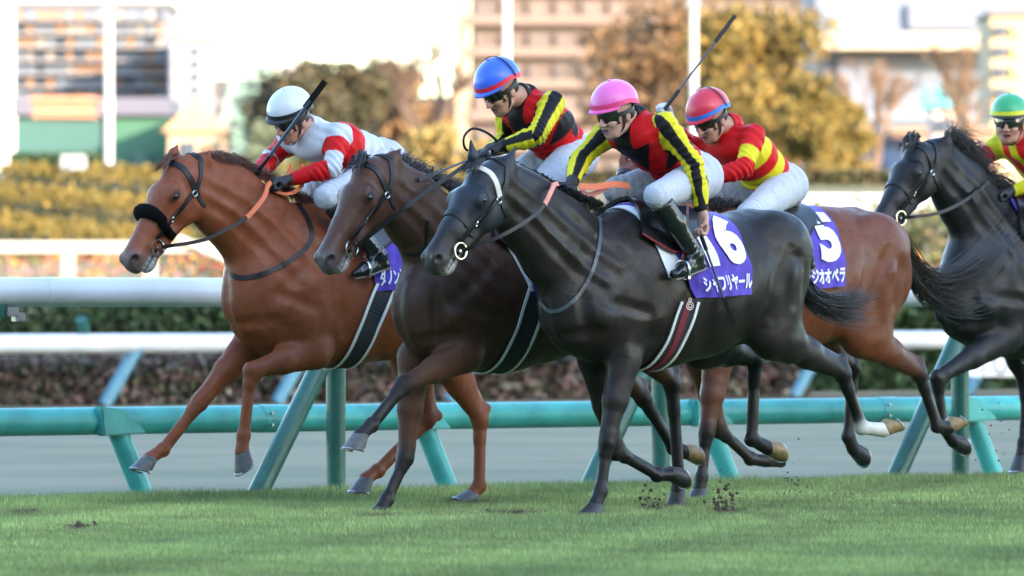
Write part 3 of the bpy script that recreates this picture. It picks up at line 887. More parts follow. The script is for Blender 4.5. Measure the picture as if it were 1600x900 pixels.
def lock_bundle(guide, n, spread0, spread1, curl=.0, lenvar=.3):
    """many strands around one guide polyline"""
    g = catmull(guide, 5); out = []
    for _ in range(n):
        a = np.array([random.gauss(0, 1) for _ in range(3)]); b = np.array([random.gauss(0, 1) for _ in range(3)])
        L = max(3, int(len(g) * (1 - random.random() * lenvar))); P = []
        ph = random.random() * 6
        for i in range(L):
            t = i / (len(g) - 1)
            P.append(g[i] + a * spread0 * (1 - t) + b * spread1 * t + curl * t * np.array([math.sin(ph + 7 * t), math.cos(ph * 2 + 6 * t), math.sin(ph * 3 + 8 * t)]))
        out.append(P)
    return out

class HeadFrame:
    def __init__(s, poll, nose, yaw=0.0):
        s.p = np.array(poll, float); d = np.array(nose, float) - s.p
        s.L = float(np.linalg.norm(d)); s.u = d / s.L
        s.v = np.array([s.u[2], 0, -s.u[0]]); s.v /= np.linalg.norm(s.v)
        s.w = np.array([0, 1., 0])
        if yaw:
            c, n = math.cos(yaw), math.sin(yaw)
            Rz = np.array([[c, -n, 0], [n, c, 0], [0, 0, 1]])
            s.u, s.v, s.w = Rz @ s.u, Rz @ s.v, Rz @ s.w
    def __call__(s, u, v, w=0.0): return s.p + s.L * (u * s.u + (v * 1.14 - .012) * s.v + w * 1.16 * s.w)
    def M(s): return np.array([s.u, s.w, s.v])

def horse(spec):
    fr = spec['frame']; lc = fr.loc
    pal = [spec['coat'], spec['dark'], spec['muzzle'], (.02, .012, .012), spec.get('sock', (.6, .55, .5)), (.35, .2, .17), spec.get('lip', (.25, .23, .22)), spec.get('hood', (.03, .035, .04)), spec.get('mid', spec['coat']), spec.get('headcol', spec['coat']), (.012, .009, .008)]
    B = SDF(); GR = []
    def gr(a, b, r, dep, fwd=False): GR.append((np.array(a, float), np.array(b, float), r, dep, fwd))
    # --- head
    H = HeadFrame(lc(*spec['poll'], 0), lc(*spec['nose'], 0), spec.get('yaw', 0.0)); L = H.L
    M = H.M()
    hc = 7 if spec.get('hood') else 9
    hh = bool(spec.get('hood'))
    def hs(u0, v0, w0, u1, v1, w1, r0, r1=None, wa=None, wb=None, k=.02, col=0, op=1):
        B.seg(H(u0, v0, w0), H(u1, v1, w1), r0 * L * 1.12, (r1 or r0) * L * 1.12, None if wa is None else wa * L * 1.14, None if wb is None else wb * L * 1.14, k, col, op)
    def he(u, v, w, ru, rw, rv, k=.02, col=0, op=1): B.ell(H(u, v, w), (ru * L * 1.04, rw * L * 1.14, rv * L * 1.13), k=k, col=col, op=op, M=M)
    he(.13, .155, 0, .17, .135, .145, col=hc)
    he(.33, .155, 0, .17, .150, .135, k=.03, col=hc)
    hs(.36, .14, 0, .64, .165, 0, .115, .088, .135, .090, k=.03, col=hc)
    hs(.64, .165, 0, .90, .180, 0, .088, .078, .090, .080, k=.03, col=9)
    he(.27, .27, .048, .17, .080, .155, k=.03, col=hc); he(.27, .27, -.048, .17, .080, .155, k=.03, col=hc)
    hs(.36, .32, 0, .84, .290, 0, .070, .050, .080, .060, k=.04, col=9)
    he(.920, .200, 0, .086, .080, .100, k=.03, col=2)
    hs(.60, .105, 0, .90, .120, 0, .030, .028, .052, .046, k=.02, col=9)
    he(.95, .262, 0, .045, .066, .030, k=.02, col=2)
    he(.990, .215, 0, .036, .062, .060, k=.025, col=2)
    he(.880, .315, 0, .068, .050, .040, k=.03, col=6)
    for sg in (1, -1):
        he(.315, .085, sg * .118, .060, .030, .028, k=.03, col=hc)               # brow
        he(.345, .120, sg * .128, .050, .022, .036, k=.02, col=hc)
        hs(.36, .175, sg * .125, .62, .205, sg * .080, .024, .016, k=.02, col=hc)     # cheek bone ridge
        he(.948, .150, sg * .054, .050, .030, .046, k=.02, col=2)                # nostril flare
        if hh: he(.345, .120, sg * .140, .060, .030, .055, k=.02, col=hc)
    hs(1.03, .295, 0, .74, .272, 0, .014, .006, .12, .12, k=.006, col=3, op=-1)   # mouth
    for sg in (1, -1):
        B.ell(H(.962, .152, sg * .092), (.042 * L, .040 * L, .032 * L), k=.008, col=3, op=-1, M=M)
        B.chain([H(.06, .27, sg * .165), H(.09, .36, sg * .135), H(.16, .44, sg * .105), H(.27, .485, sg * .08)], [.026, .026, .024, .02], k=.02, op=-1)
        if not hh: pass
    # --- ears
    for e in spec['ears']:
        b, t, sg = np.array(e[0], float), np.array(e[1], float), e[2]
        m = lerp(b, t, .45)
        B.seg(b, m, .030, .031, .026, .024, k=.02, col=hc)
        B.seg(m, t, .029, .006, .022, .005, k=.012, col=hc)
        off = np.array([.022, .0, -.004]) + np.array([0, sg * .014, 0])
        if not hh: B.seg(lerp(b, t, .2) + off, lerp(b, t, .8) + off * .7, .016, .006, .011, .004, k=.008, col=3, op=-1)
    # --- neck
    prev = None
    for q in spec['neck']:
        c = lc(q[0], q[1], q[4] if len(q) > 4 else 0)
        if prev is not None:
            B.seg(prev[0], c, prev[1], q[2], prev[2], q[3], k=.05)
        prev = (c, q[2], q[3])
    # --- trunk
    prev = None; T = []
    for (px, yt, yb, w) in spec['torso']:
        a, b = lc(px, yt), lc(px, yb); c = (a + b) / 2; r = (a[2] - b[2]) / 2
        T.append((c, r, w))
    for q in T:
        if prev is not None: B.seg(prev[0], q[0], prev[1], q[1], prev[2], q[2], k=.05)
        prev = q
    cA, cB, cC, cD, cE, cF, cG, cH, cI = [t[0] for t in T]
    zt = [t[0][2] + t[1] for t in T]; zb = [t[0][2] - t[1] for t in T]
    fx = [t[0][0] for t in T]
    for sg in (1, -1):
        sp = np.array([fx[0] + .03, sg * .125, cA[2] - .06])
        B.seg((fx[2] + .02, sg * .09, zt[2] - .10), sp + np.array([-.04, sg * .03, .02]), .07, .09, .05, .06, k=.03)       # shoulder blade
        B.seg((fx[1] - .02, sg * .155, cB[2] + .14), (fx[2] + .02, sg * .185, cC[2] - .16), .10, .09, .06, .06, k=.03)       # triceps
        B.seg(sp + np.array([.0, -sg * .04, .0]), (fx[1] + .03, sg * .08, zb[1] + .09), .095, .075, .08, .07, k=.03)      # breast
        B.ell((fx[6] + .0, sg * .17, zt[6] - .12), (.13, .07, .08), k=.04)                                               # hip
        B.ell((fx[7] + .02, sg * .13, zt[7] - .14), (.17, .115, .13), k=.04)                                              # gluteal
        B.seg((fx[4] + .1, sg * .18, cE[2] - .05), (fx[5], sg * .19, cF[2] - .02), .16, .14, .09, .09, k=.06)                # ribs
        gr((fx[2] - .15, sg * .2, zt[2] - .18), (fx[2] - .17, sg * .2, cC[2]), .034, .010); gr((fx[2] - .17, sg * .2, cC[2]), (fx[2] - .10, sg * .2, cC[2] - .26), .034, .014)
        gr((fx[5] - .06, sg * .2, cF[2] + .12), (fx[5] - .02, sg * .2, cF[2] - .10), .05, .012)
        gr((fx[1] - .02, sg * .2, zt[1] - .20), (fx[0] + .02, sg * .2, cA[2] + .04), .026, .009); gr((fx[0] + .02, sg * .2, cA[2] + .02), (fx[1] - .06, sg * .2, cB[2] - .10), .024, .009)
    nk_ = [(lc(q[0], q[1], 0), q[2]) for q in spec['neck']]
    for sg in (1, -1):
        for (oa, ob, rr_, dd) in ((-.50, -.42, .022, .012), (-.05, -.02, .03, .010), (.45, .40, .03, .008)):
            pts = []
            for j, (c_, r_) in enumerate(nk_):
                t_ = unit3(nk_[min(j + 1, 3)][0] - nk_[max(j - 1, 0)][0]); nn_ = np.array([-t_[2], 0, t_[0]]); nn_ = nn_ if nn_[2] > 0 else -nn_
                pts.append(c_ + nn_ * r_ * (oa * (1 - j / 3) + ob * j / 3) + np.array([0, sg * .1, 0]))
            for p_, q_ in zip(pts[:-1], pts[1:]): gr(p_, q_, rr_, dd)
    gr((fx[0] + .2, .0, cA[2] + .12), (fx[0] + .2, .0, zb[0] + .06), .022, .018, True)
    for sg in (1, -1):
        gr((fx[0] + .15, sg * .16, cA[2] + .10), (fx[0] + .15, sg * .17, zb[0] + .10), .022, .014, True)
        gr((fx[0] + .15, sg * .05, zb[0] + .10), (fx[0] + .05, sg * .20, zb[0] + .13), .020, .012, True)
    # --- legs
    hoofs = []
    n0 = len(B.pr)
    for g in spec['fore']:
        s = g['s']; P = [lc(q[0], q[1], q[2] if len(q) > 2 else s) for q in g['p']]
        E_, K, Ft, Cn, To = P
        dk = g.get('dark', 1); up = 8 if spec.get('mid') else 0
        sh = np.array([fx[1] + .02, s * 1.1, E_[2] + .20]); sh[0] = .5 * sh[0] + .5 * E_[0]
        sg = 1 if s > 0 else -1
        B.seg(sh, E_, .13, .092, .075, .07, k=.05)
        gr(lerp(E_, K, .0) + np.array([0, 0, .0]), lerp(E_, K, .62), .016, .008)
        B.seg(E_, lerp(E_, K, .5), .090, .062, .068, .052, k=.035, col=up)
        B.seg(lerp(E_, K, .5), lerp(E_, K, .88), .060, .041, .050, .038, k=.03, col=up if dk else 0)
        B.ell(K, (.043, .040, .048), k=.025, col=dk)
        B.seg(lerp(E_, K, .9), lerp(K, Ft, .2), .040, .034, .037, .029, k=.02, col=dk)
        B.seg(lerp(K, Ft, .15), lerp(K, Ft, .85), .0275, .0265, .024, .023, k=.02, col=dk)
        ax = (Ft - K) / np.linalg.norm(Ft - K); bk = np.array([ax[2], 0, -ax[0]]) ; bk = bk * (1 if g.get('bk', 1) > 0 else -1)
        B.seg(lerp(K, Ft, .1) + bk * .020, lerp(K, Ft, .95) + bk * .022, .013, .014, k=.012, col=dk)   # tendon
        B.ell(Ft, (.034, .031, .035), k=.02, col=dk)
        B.ell(Ft + bk * .020, (.020, .020, .022), k=.015, col=dk)
        B.seg(Ft, Cn, .029, .034, .027, .036, k=.018, col=g.get('sock', dk))
        hoofs.append((Cn, To, g))
    for g in spec['hind']:
        s = g['s']; P = [lc(q[0], q[1], q[2] if len(q) > 2 else s) for q in g['p']]
        St, Hk, Ft, Cn, To = P
        sg = 1 if s > 0 else -1
        dk = g.get('dark', 1); up = 8 if spec.get('mid') else 0
        hip = np.array([fx[6] - .03, sg * .14, cG[2] + .10]); hip[0] = .65 * hip[0] + .35 * (fx[7])
        B.seg(hip, St, .23, .145, .15, .10, k=.06)
        bt = np.array([fx[8] + .09, sg * .11, cI[2] - .02])
        B.seg(bt, lerp(St, Hk, .22), .138, .105, .11, .08, k=.05)
        B.seg(lerp(hip, St, .25) + np.array([0, sg * .11, 0]), lerp(St, Hk, .1) + np.array([0, sg * .05, 0]), .05, .035, k=.05)
        gr(lerp(bt, hip, .40) + np.array([0, sg * .1, .06]), lerp(bt, hip, .42) + np.array([0.02, sg * .1, -.18]), .030, .013); gr(lerp(bt, hip, .42) + np.array([0.02, sg * .1, -.18]), lerp(St, Hk, .35) + np.array([-.04, 0, .02]), .024, .010); gr(hip + np.array([.05, 0, .02]), St + np.array([.10, 0, .10]), .03, .009)
        B.seg(St, lerp(St, Hk, .5), .120, .080, .085, .058, k=.05, col=0)
        B.seg(lerp(St, Hk, .5), lerp(St, Hk, .92), .078, .042, .056, .036, k=.03, col=up)
        ax = (Ft - Hk) / np.linalg.norm(Ft - Hk)
        gx = (St - Hk) / np.linalg.norm(St - Hk)
        pt = -(ax + gx); pt /= np.linalg.norm(pt) + 1e-6
        pt = pt * .55 + (-ax) * .65; pt /= np.linalg.norm(pt)
        B.ell(Hk, (.043, .040, .050), k=.025, col=dk)
        B.seg(Hk, Hk + pt * .075, .034, .022, .030, .018, k=.02, col=dk)                        # point of hock
        B.seg(Hk + pt * .07, lerp(St, Hk, .45) + pt * .035, .014, .022, k=.03, col=up)          # achilles
        B.seg(lerp(Hk, Ft, .05), lerp(Hk, Ft, .3), .040, .030, .036, .026, k=.02, col=dk)
        B.seg(lerp(Hk, Ft, .25), lerp(Hk, Ft, .88), .0295, .0285, .026, .025, k=.02, col=dk)
        bk = pt - ax * float(pt @ ax); bk /= np.linalg.norm(bk) + 1e-6
        B.seg(lerp(Hk, Ft, .12) + bk * .020, lerp(Hk, Ft, .95) + bk * .024, .013, .014, k=.012, col=dk)
        B.ell(Ft, (.036, .033, .037), k=.02, col=g.get('sock', dk))
        B.ell(Ft + bk * .020, (.021, .021, .023), k=.015, col=g.get('sock', dk))
        B.seg(Ft, Cn, .030, .035, .028, .037, k=.018, col=g.get('sock', dk))
        hoofs.append((Cn, To, g))
    for i in range(n0, len(B.pr)):
        p = list(B.pr[i])
        if p[9] < 0: continue
        if p[0] == 's' and max(p[3], p[4]) < .10:
            for j in (3, 4, 5, 6): p[j] *= 1.14
        elif p[0] == 'e': p[2] = p[2] * 1.12
        B.pr[i] = tuple(p)
    # dock of the tail
    if spec.get('tail'):
        t = [lc(*q) for q in spec['tail'][:2]]
        B.seg((fx[8] - .02, 0, zt[8] - .06), t[0], .045, .03, k=.04, col=1)
    for e in spec.get('extra', []): e(B, lc, H)
    B.grid(.016)
    for a, b, r, dep, fwd in GR:
        sd = 1.0 if a[1] > 0 else -1.0; Q = []; r = r * 1.35
        for i in range(9):
            p = lerp(a, b, i / 8)
            if fwd: o_ = np.array([fx[1] - .05, 0, p[2]]); p = B.outward(o_, p - o_, 0.0, .6)
            else: p = B.outward((p[0], 0, p[2]), (0, sd, 0), 0.0, .5)
            if p is not None: Q.append((p, p + B.normal(p) * (r - dep * .95 * math.sin(math.pi * i / 8) + .003)))
        ok = all(np.linalg.norm(p[0] - q[0]) < .12 for p, q in zip(Q[:-1], Q[1:]))
        if ok and len(Q) > 3:
            Q = [q[1] for q in Q]
            for _ in range(2): Q = [Q[0]] + [(Q[j - 1] + 2 * Q[j] + Q[j + 1]) / 4 for j in range(1, len(Q) - 1)] + [Q[-1]]
            B.chain(Q, [r] * len(Q), k=.035, op=-1)
    fm, fr_ = fx[3], fx[6]
    def relief(F, X, Y, Z):
        m = np.clip((fm - X) / .15, 0, 1) * np.clip((X - fr_) / .15, 0, 1) * np.clip(1 - np.abs(Z - cE[2] + .02) / .26, 0, 1)
        r_ = .0026 * np.sin((X + .25 * (Z - cE[2])) * 92) * m
        w_ = .0024 * np.sin(X * 31 + 6 * Z + 1.3) * np.sin(Z * 27 - 5 * X) * np.clip((Z - zb[4] + .05) / .1, 0, 1)
        return F - r_ - w_
    B.grid(spec.get('h', .0072), relief)
    V, Fc = B.mesh()
    C = B.nearest(V, pal)
    EYE = {}
    for sg in (1, -1):
        e = B.outward(H(.345, .118, 0), H.w * sg, 0, .2); EYE[sg] = e
        q = V - e; du, dv, dw = q @ H.u, q @ H.v, q @ H.w
        m = np.clip(1.6 - np.sqrt((du / .044) ** 2 + (dv / .026) ** 2 + (dw / .05) ** 2) * 1.25, 0, 1)[:, None]
        if not hh: C = C * (1 - m) + np.array([.010, .008, .007]) * m
    if spec.get('foam'):
        q = V - H.p; uu = q @ H.u / L; vv = (q @ H.v / L + .012) / 1.14
        g_ = np.exp(-((uu - .90) / .085) ** 2 - ((vv - .285) / .034) ** 2) * (1 + .8 * np.sin(uu * 140) * np.sin(q[:, 1] * 160))
        m = np.clip(g_ * spec['foam'], 0, 1)[:, None]; C = C * (1 - m) + np.array([.50, .50, .48]) * m
    root = empty('horse', fr.O, fr.rz)
    tag(root, spec['label'], 'horse', 'horses racing on the turf')
    mcoat = mat(spec['matname'], rough=spec.get('rough', .42) + .08, attr=True, noise=.20, nscale=26, bump=.45, bscale=95, spec=.28, bdist=.0035, muscle=True, bdetail=6.0)
    mesh_obj('body', V, Fc, mcoat, root, True, C)
    # --- eyes
    for sg in (1, -1):
        b = MB(); c = EYE[sg] - H.w * sg * .0135; r = .0215
        for i in range(7):
            for k in range(12):
                a = math.pi * i / 6; t = 2 * math.pi * k / 12
                b.v.append(tuple(c + r * (math.cos(a) * H.w * sg + math.sin(a) * (math.cos(t) * H.u + math.sin(t) * H.v * .8))))
        for i in range(6):
            for k in range(12):
                b.f.append((i * 12 + k, i * 12 + (k + 1) % 12, (i + 1) * 12 + (k + 1) % 12, (i + 1) * 12 + k))
        b.build('eye', mat('horse_eye', (.006, .004, .003), .08, spec=.8), root, True)
    # --- hooves with shoes
    for Cn, To, g in hoofs:
        a0 = To - Cn; a0 /= np.linalg.norm(a0)
        t0 = np.array([-a0[2], 0, a0[0]]); t0 /= np.linalg.norm(t0) + 1e-9
        ro = R(g.get('rot', 36)); a = a0 * math.cos(ro) - t0 * math.sin(ro); tv = t0 * math.cos(ro) + a0 * math.sin(ro)
        lat = np.cross(a, tv); lat /= np.linalg.norm(lat)
        b = MB(); n = 20; rings = []
        hl = .080
        for t, ra, rl, sh in ((-.16, .034, .037, -.004), (0, .044, .046, .0), (.5, .053, .055, .020), (.93, .063, .064, .038), (1.0, .064, .065, .040)):
            ring = []
            for k in range(n):
                th = 2 * math.pi * k / n
                cx = math.cos(th)
                dz = hl * t * (1 - .06 * max(0, -cx)) - (0 if cx < 0 else 0)
                tilt = (.012 * cx if t > .4 else .010 * cx)
                ring.append(Cn + a * (dz + tilt * t) + tv * (ra * cx + sh) + lat * rl * math.sin(th))
            rings.append(ring)
        for r_ in rings: b.v += [tuple(p) for p in r_]
        for i in range(len(rings) - 1):
            for k in range(n):
                b.f.append((i * n + k, i * n + (k + 1) % n, (i + 1) * n + (k + 1) % n, (i + 1) * n + k))
        b.f.append(tuple((len(rings) - 1) * n + k for k in range(n)))
        hm = mat(g.get('hoofmat', 'hoof_grey'), {'hoof_grey': (.095, .095, .092), 'hoof_tan': (.30, .20, .09), 'hoof_black': (.035, .033, .033)}[g.get('hoofmat', 'hoof_grey')], .5, noise=.35, nscale=30, bump=.3, bscale=90)
        ho = b.build('hoof', hm, root, True)
        c2 = Cn + a * (hl * .97) + tv * .040
        b = MB()
        b.torus(c2 + a * .006, .056, .0065, tv, lat, n=18, m=5, a0=-2.35, a1=2.35)
        b.build('horseshoe', mat('shoe_metal', (.40, .40, .39), .4, .9), ho, True)
    # --- mane, forelock, tail
    hm = mat(spec.get('hairmat', 'hair_black'), spec.get('haircol', (.012, .011, .011)), .45, sheen=.1)
    if spec.get('mane'):
        roots = []
        n = int(spec['mane']['n'] * 2.4)
        for i in range(n):
            t = random.random()
            g = spec['mane']['crest']; x = t * (len(g) - 1); j = min(int(x), len(g) - 2)
            p = lerp(lc(*g[j]), lc(*g[j + 1]), x - j); p[1] += random.uniform(-.015, .015)
            ln = spec['mane']['len'] * random.uniform(.5, 1.2)
            dr = np.array(spec['mane'].get('dir', (-.5, -.55, -.3)), float) + np.random.default_rng(i).normal(0, .17, 3)
            lift = spec['mane'].get('lift', .5) * random.uniform(.3, 1.2)
            P = []
            for q in range(6):
                s_ = q / 5
                P.append(p + ln * (s_ * dr * (1 + .2 * s_) + np.array([0, 0, lift * math.sin(s_ * 2.4)])) + np.random.default_rng(i * 7 + q).normal(0, .006 + .006 * s_, 3) - np.array([0, 0, .012]))
            roots.append(P)
        hair('mane', roots, spec['mane'].get('rad', .0030), hm, root)
    if spec.get('forelock'):
        roots = []
        for i in range(60):
            p = H(.02 + random.uniform(-.02, .05), .005, random.uniform(-.06, .06))
            q = H(.16 + random.uniform(-.05, .08), -.02, random.uniform(-.10, .10))
            up = spec.get('forelock')
            roots.append([p, lerp(p, q, .35) + np.array([0, 0, up * random.uniform(.3, 1)]), lerp(p, q, .7) + np.array([0, 0, up * random.uniform(.2, .6)]), q])
        hair('forelock', roots, .004, hm, root)
    if spec.get('tail'):
        roots = []
        for gd, n, a, b_ in spec['tail'][2]:
            roots += lock_bundle([lc(*q) for q in gd], n, a, b_, .018, .35)
        hair('tail', roots, spec.get('tailrad', .0042), hm, root)
    return dict(root=root, sdf=B, fr=fr, H=H, T=T, fx=fx, zt=zt, zb=zb)

LEATHER = lambda: mat('black_leather', (.009, .009, .010), .45, spec=.35)
STEEL = lambda: mat('bright_steel', (.75, .75, .73), .18, 1.0)

def head_pt(h, u, al, off=.003, v0=.17):
    H = h['H']; o = H(u, v0, 0); a = R(al)
    d = -H.v * math.cos(a) + H.w * math.sin(a)
    p = h['sdf'].outward(o, d, off, .26)
    if p is None: p = o + d * .1
    return p, h['sdf'].normal(p)

def strap(h, pts, w, th, name, m, parent):
    """pts: (u, angle) on the head"""
    P, Nn = [], []
    n = len(pts)
    for i in range(n - 1):
        for k in range(8):
            t = k / 8
            p, q = head_pt(h, pts[i][0] * (1 - t) + pts[i + 1][0] * t, pts[i][1] * (1 - t) + pts[i + 1][1] * t, .003)
            P.append(p); Nn.append(q)
    p, q = head_pt(h, *pts[-1]); P.append(p); Nn.append(q)
    P = [np.mean(P[max(0, i - 1):i + 2], axis=0) for i in range(len(P))]
    b = MB(); b.ribbon(P, Nn, w, th); return b.build(name, m, parent, False)

def bridle(h, noseband=.58, ring=.042, fluffy=False, browmat=None, bit=(.80, .235)):
    root = h['root']; H = h['H']; lm = LEATHER()
    br = strap(h, [(.19, -118), (.05, -104), (-.07, -80), (-.10, 0), (-.07, 80), (.05, 104), (.19, 118)], .026, .006, 'bridle', lm, root)
    strap(h, [(.185, -118), (.10, -50), (.095, 0), (.10, 50), (.185, 118)], .030, .008, 'browband', browmat or lm, br)
    strap(h, [(.15, 105), (.22, 140), (.20, 180), (.22, 220), (.15, 255)], .020, .006, 'throatlatch', lm, br)
    root = br
    if not noseband: pass
    elif fluffy:
        P = [head_pt(h, noseband + (.0 if abs(a) < 90 else .03), a, .012)[0] for a in range(-150, 151, 10)]
        b = MB(); b.tube(catmull(P, 3), [.024 + .018 * max(0, math.cos(R(-150 + 300 * i / (3 * 30)))) for i in range(len(catmull(P, 3)))], 10)
        b.build('sheepskin_noseband', mat('black_fleece', (.004, .004, .0045), 1.0, bump=1.0, bscale=160, spec=.1, bdist=.02), root, True)
    else:
        strap(h, [(noseband, -178), (noseband + .02, -90), (noseband, 0), (noseband + .02, 90), (noseband, 178)], .034, .008, 'noseband', lm, root)
    for sg in (1, -1):
        strap(h, [(.19, sg * 116), (.36, sg * 109), (.54, sg * 110), (bit[0] - .035, sg * 112)], .024, .008, 'cheekpiece', lm, root)
        # buckles
        for u, a in ((.21, 116), (.50, 110)):
            p, nn = head_pt(h, u, sg * a, .010)
            b = MB(); tt = H.u; bb = np.cross(nn, tt)
            b.torus(p, .016, .0032, tt, bb, n=10, m=4)
            b.build('buckle', STEEL(), root, True)
        c = H(bit[0], bit[1], 0); e = h['sdf'].outward(c, H.w * sg, .012, .2)
        if e is None: e = c + H.w * sg * .07
        b = MB(); b.torus(e, ring, .0055, H.u, H.v, n=26, m=6)
        b.tube([e - H.w * sg * .06 + H.u * .01, e + H.u * .03 * 0], .007, 8)
        b.build('bit_ring', STEEL(), root, True)
        h['ring%d' % sg] = e
    return br

def rein(h, pts_px, sg=1, w=.022, name='rein', rubber=None, m=None, start=True):
    """strap from the bit ring through pixels (px, py, lateral)"""
    lc = h['fr'].loc
    P = ([h['ring%d' % sg] + np.array([0, sg * .01, 0])] if start else []) + [lc(*q) for q in pts_px]
    P = catmull(P, 8)
    S = h['sdf']
    N_ = []; Q = []
    for p in P:
        v = float(S.sample(p)[0])
        n = S.normal(p) if v < .05 else np.array([0, float(sg), 0.2])
        for _ in range(3):
            v = float(S.sample(p)[0])
            if v < .012: p = p + S.normal(p) * (.012 - v)
        Q.append(p); N_.append(n)
    Q = [np.mean(Q[max(0, i - 1):i + 2], axis=0) for i in range(len(Q))]
    n = len(Q); k = int(n * rubber[0]) if rubber else n
    b = MB(); b.ribbon(Q[:k + 1], N_[:k + 1], w, .005); o = b.build(name, m or LEATHER(), h['root'])
    if rubber:
        k2 = int(n * rubber[1])
        b = MB(); b.ribbon(Q[k:k2], N_[k:k2], w * 1.25, .010); b.build('rubber_grip', rubber[2], o)
        if k2 < n - 1:
            b = MB(); b.ribbon(Q[k2 - 1:], N_[k2 - 1:], w, .005); b.build('rein_end', m or LEATHER(), o)
    return o

def body_strap(h, px_list, w, th, name, m, off=.004):
    """strap lying on the body, traced where the camera sees it"""
    P, Nn = [], []
    for q in catmull([(a, b, 0) for a, b in px_list], 6):
        p = h['fr'].hit(h['sdf'], q[0], q[1], off)
        if p is None: continue
        if P and np.linalg.norm(p - P[-1]) > .25: continue
        P.append(p); Nn.append(h['sdf'].normal(p))
    P = [np.mean(P[max(0, i - 1):i + 2], axis=0) for i in range(len(P))]
    b = MB(); b.ribbon(P, Nn, w, th); return b.build(name, m, h['root'])

def ring_pt(h, f, phi, off, zc=None):
    """body surface at forward station f, angle phi from straight up towards the left side"""
    fx = h['fx'][1:8]; cz = [t[0][2] for t in h['T']][1:8]
    z = float(np.interp(-f, [-x for x in fx], cz)) if zc is None else zc
    a = phi
    p = h['sdf'].outward((f, 0, z), (0, math.sin(a), math.cos(a)), off, .55)
    if p is None: p = np.array([f, .3 * math.sin(a), z + .3 * math.cos(a)])
    return p

def fold_l(a, b):
    return (.005 * (math.sin(9 * a + 5 * b) + math.sin(17 * b - 6 * a + 1)) + .0016 * math.sin(30 * a + 7 * b * b) * b + .0014 * math.sin(20 * a - 17 * b)) * min(1, b * 1.3) + .006 * b
class Cloth:
    """a cloth over the back: a = 0 front .. 1 back, b = 0 spine .. 1 lower edge (left side); mirrored on the right"""
    def __init__(s, h, f0, f1, fb0, fb1, zlow0, zlow1, off=.012, edge=None):
        s.h, s.f0, s.f1, s.fb0, s.fb1, s.off = h, f0, f1, fb0, fb1, off
        s.z0, s.z1 = zlow0, zlow1; s.cache = {}
        fx = h['fx'][1:8]; cz = [t[0][2] for t in h['T']][1:8]
        s.zc = lambda f: float(np.interp(-f, [-x for x in fx], cz))
    def pt(s, a, b, lift=0.0, side=1):
        fb = s.fb0 * (1 - a) + s.fb1 * a; ft = s.f0 * (1 - a) + s.f1 * a
        f = ft * (1 - b) + fb * b
        zl = s.z0 * (1 - a) + s.z1 * a
        zc = s.zc(f)
        ph = math.atan2(.30, zl - zc)
        p = ring_pt(s.h, f, side * ph * b, s.off + lift, zc)
        return p
    def build(s, name, m, parent, na=56, nb=56, wrinkle=.004, th=.006):
        V = []; rows = []
        for j in range(-nb, nb + 1):
            sd = 1 if j >= 0 else -1
            for i in range(na + 1):
                a, b = i / na, abs(j) / nb
                l = (1.0 if wrinkle else 0.0) * fold_l(a, b)
                V.append(s.pt(a, b, l + .003, sd))
        V = np.array(V); w = na + 1; n1 = len(V)
        V2 = np.array([s.h['sdf'].normal(p) for p in V]); V = np.concatenate([V, V - V2 * th])
        F = []
        for j in range(2 * nb):
            for i in range(na):
                q = (j * w + i, j * w + i + 1, (j + 1) * w + i + 1, (j + 1) * w + i)
                F.append(q); F.append(tuple(x + n1 for x in q[::-1]))
        for i in range(na):
            F.append((i, i + n1, i + 1 + n1, i + 1)); k = 2 * nb * w; F.append((k + i, k + i + 1, k + i + 1 + n1, k + i + n1))
        for j in range(2 * nb):
            F.append((j * w, (j + 1) * w, (j + 1) * w + n1, j * w + n1)); k = na
            F.append((j * w + k, j * w + k + n1, (j + 1) * w + k + n1, (j + 1) * w + k))
        b = MB(); b.v = [tuple(p) for p in V]; b.f = F
        return b.build(name, m, parent, True)
    def text(s, txt, a0, a1, b0, b1, m, parent, name='lettering', side=1, bold=.02, cells=(20, 16)):
        cu = bpy.data.curves.new('t', 'FONT'); cu.body = txt; cu.resolution_u = 4
        cu.offset = bold
        ob = bpy.data.objects.new('t', cu); COL.objects.link(ob)
        dg = bpy.context.evaluated_depsgraph_get(); me = bpy.data.meshes.new_from_object(ob.evaluated_get(dg))
        bpy.data.objects.remove(ob); bpy.data.curves.remove(cu)
        bm = bmesh.new(); bm.from_mesh(me); bpy.data.meshes.remove(me)
        if not bm.verts: return None
        xs = [v.co.x for v in bm.verts]; ys = [v.co.y for v in bm.verts]
        x0, x1, y0, y1 = min(xs), max(xs), min(ys), max(ys)
        for i in range(1, cells[0]):
            bmesh.ops.bisect_plane(bm, geom=bm.verts[:] + bm.edges[:] + bm.faces[:], plane_co=(x0 + (x1 - x0) * i / cells[0], 0, 0), plane_no=(1, 0, 0))
        for i in range(1, cells[1]):
            bmesh.ops.bisect_plane(bm, geom=bm.verts[:] + bm.edges[:] + bm.faces[:], plane_co=(0, y0 + (y1 - y0) * i / cells[1], 0), plane_no=(0, 1, 0))
        for v in bm.verts:
            u = (v.co.x - x0) / (x1 - x0); w = 1 - (v.co.y - y0) / (y1 - y0)
            a, b = a0 + (a1 - a0) * u, b0 + (b1 - b0) * w
            l = fold_l(a, b)
            v.co = Vector(s.pt(a, b, l + .0125, side))
        me = bpy.data.meshes.new(name); bm.to_mesh(me); bm.free(); me.materials.append(m)
        o = bpy.data.objects.new(name, me); COL.objects.link(o); o.parent = parent
        return o
# ------------------------------------------------------------------ the five horses
fr3 = Frame(TH, 938, 38.65, .08)
fr2 = Frame(TH, 590, 38.9, -.08)
fr1 = Frame(R(36), 745, 41.2, .10)
fr4 = Frame(TH, 1095, 41.6, .08)
fr5 = Frame(TH, 1480, 44.2, 0)

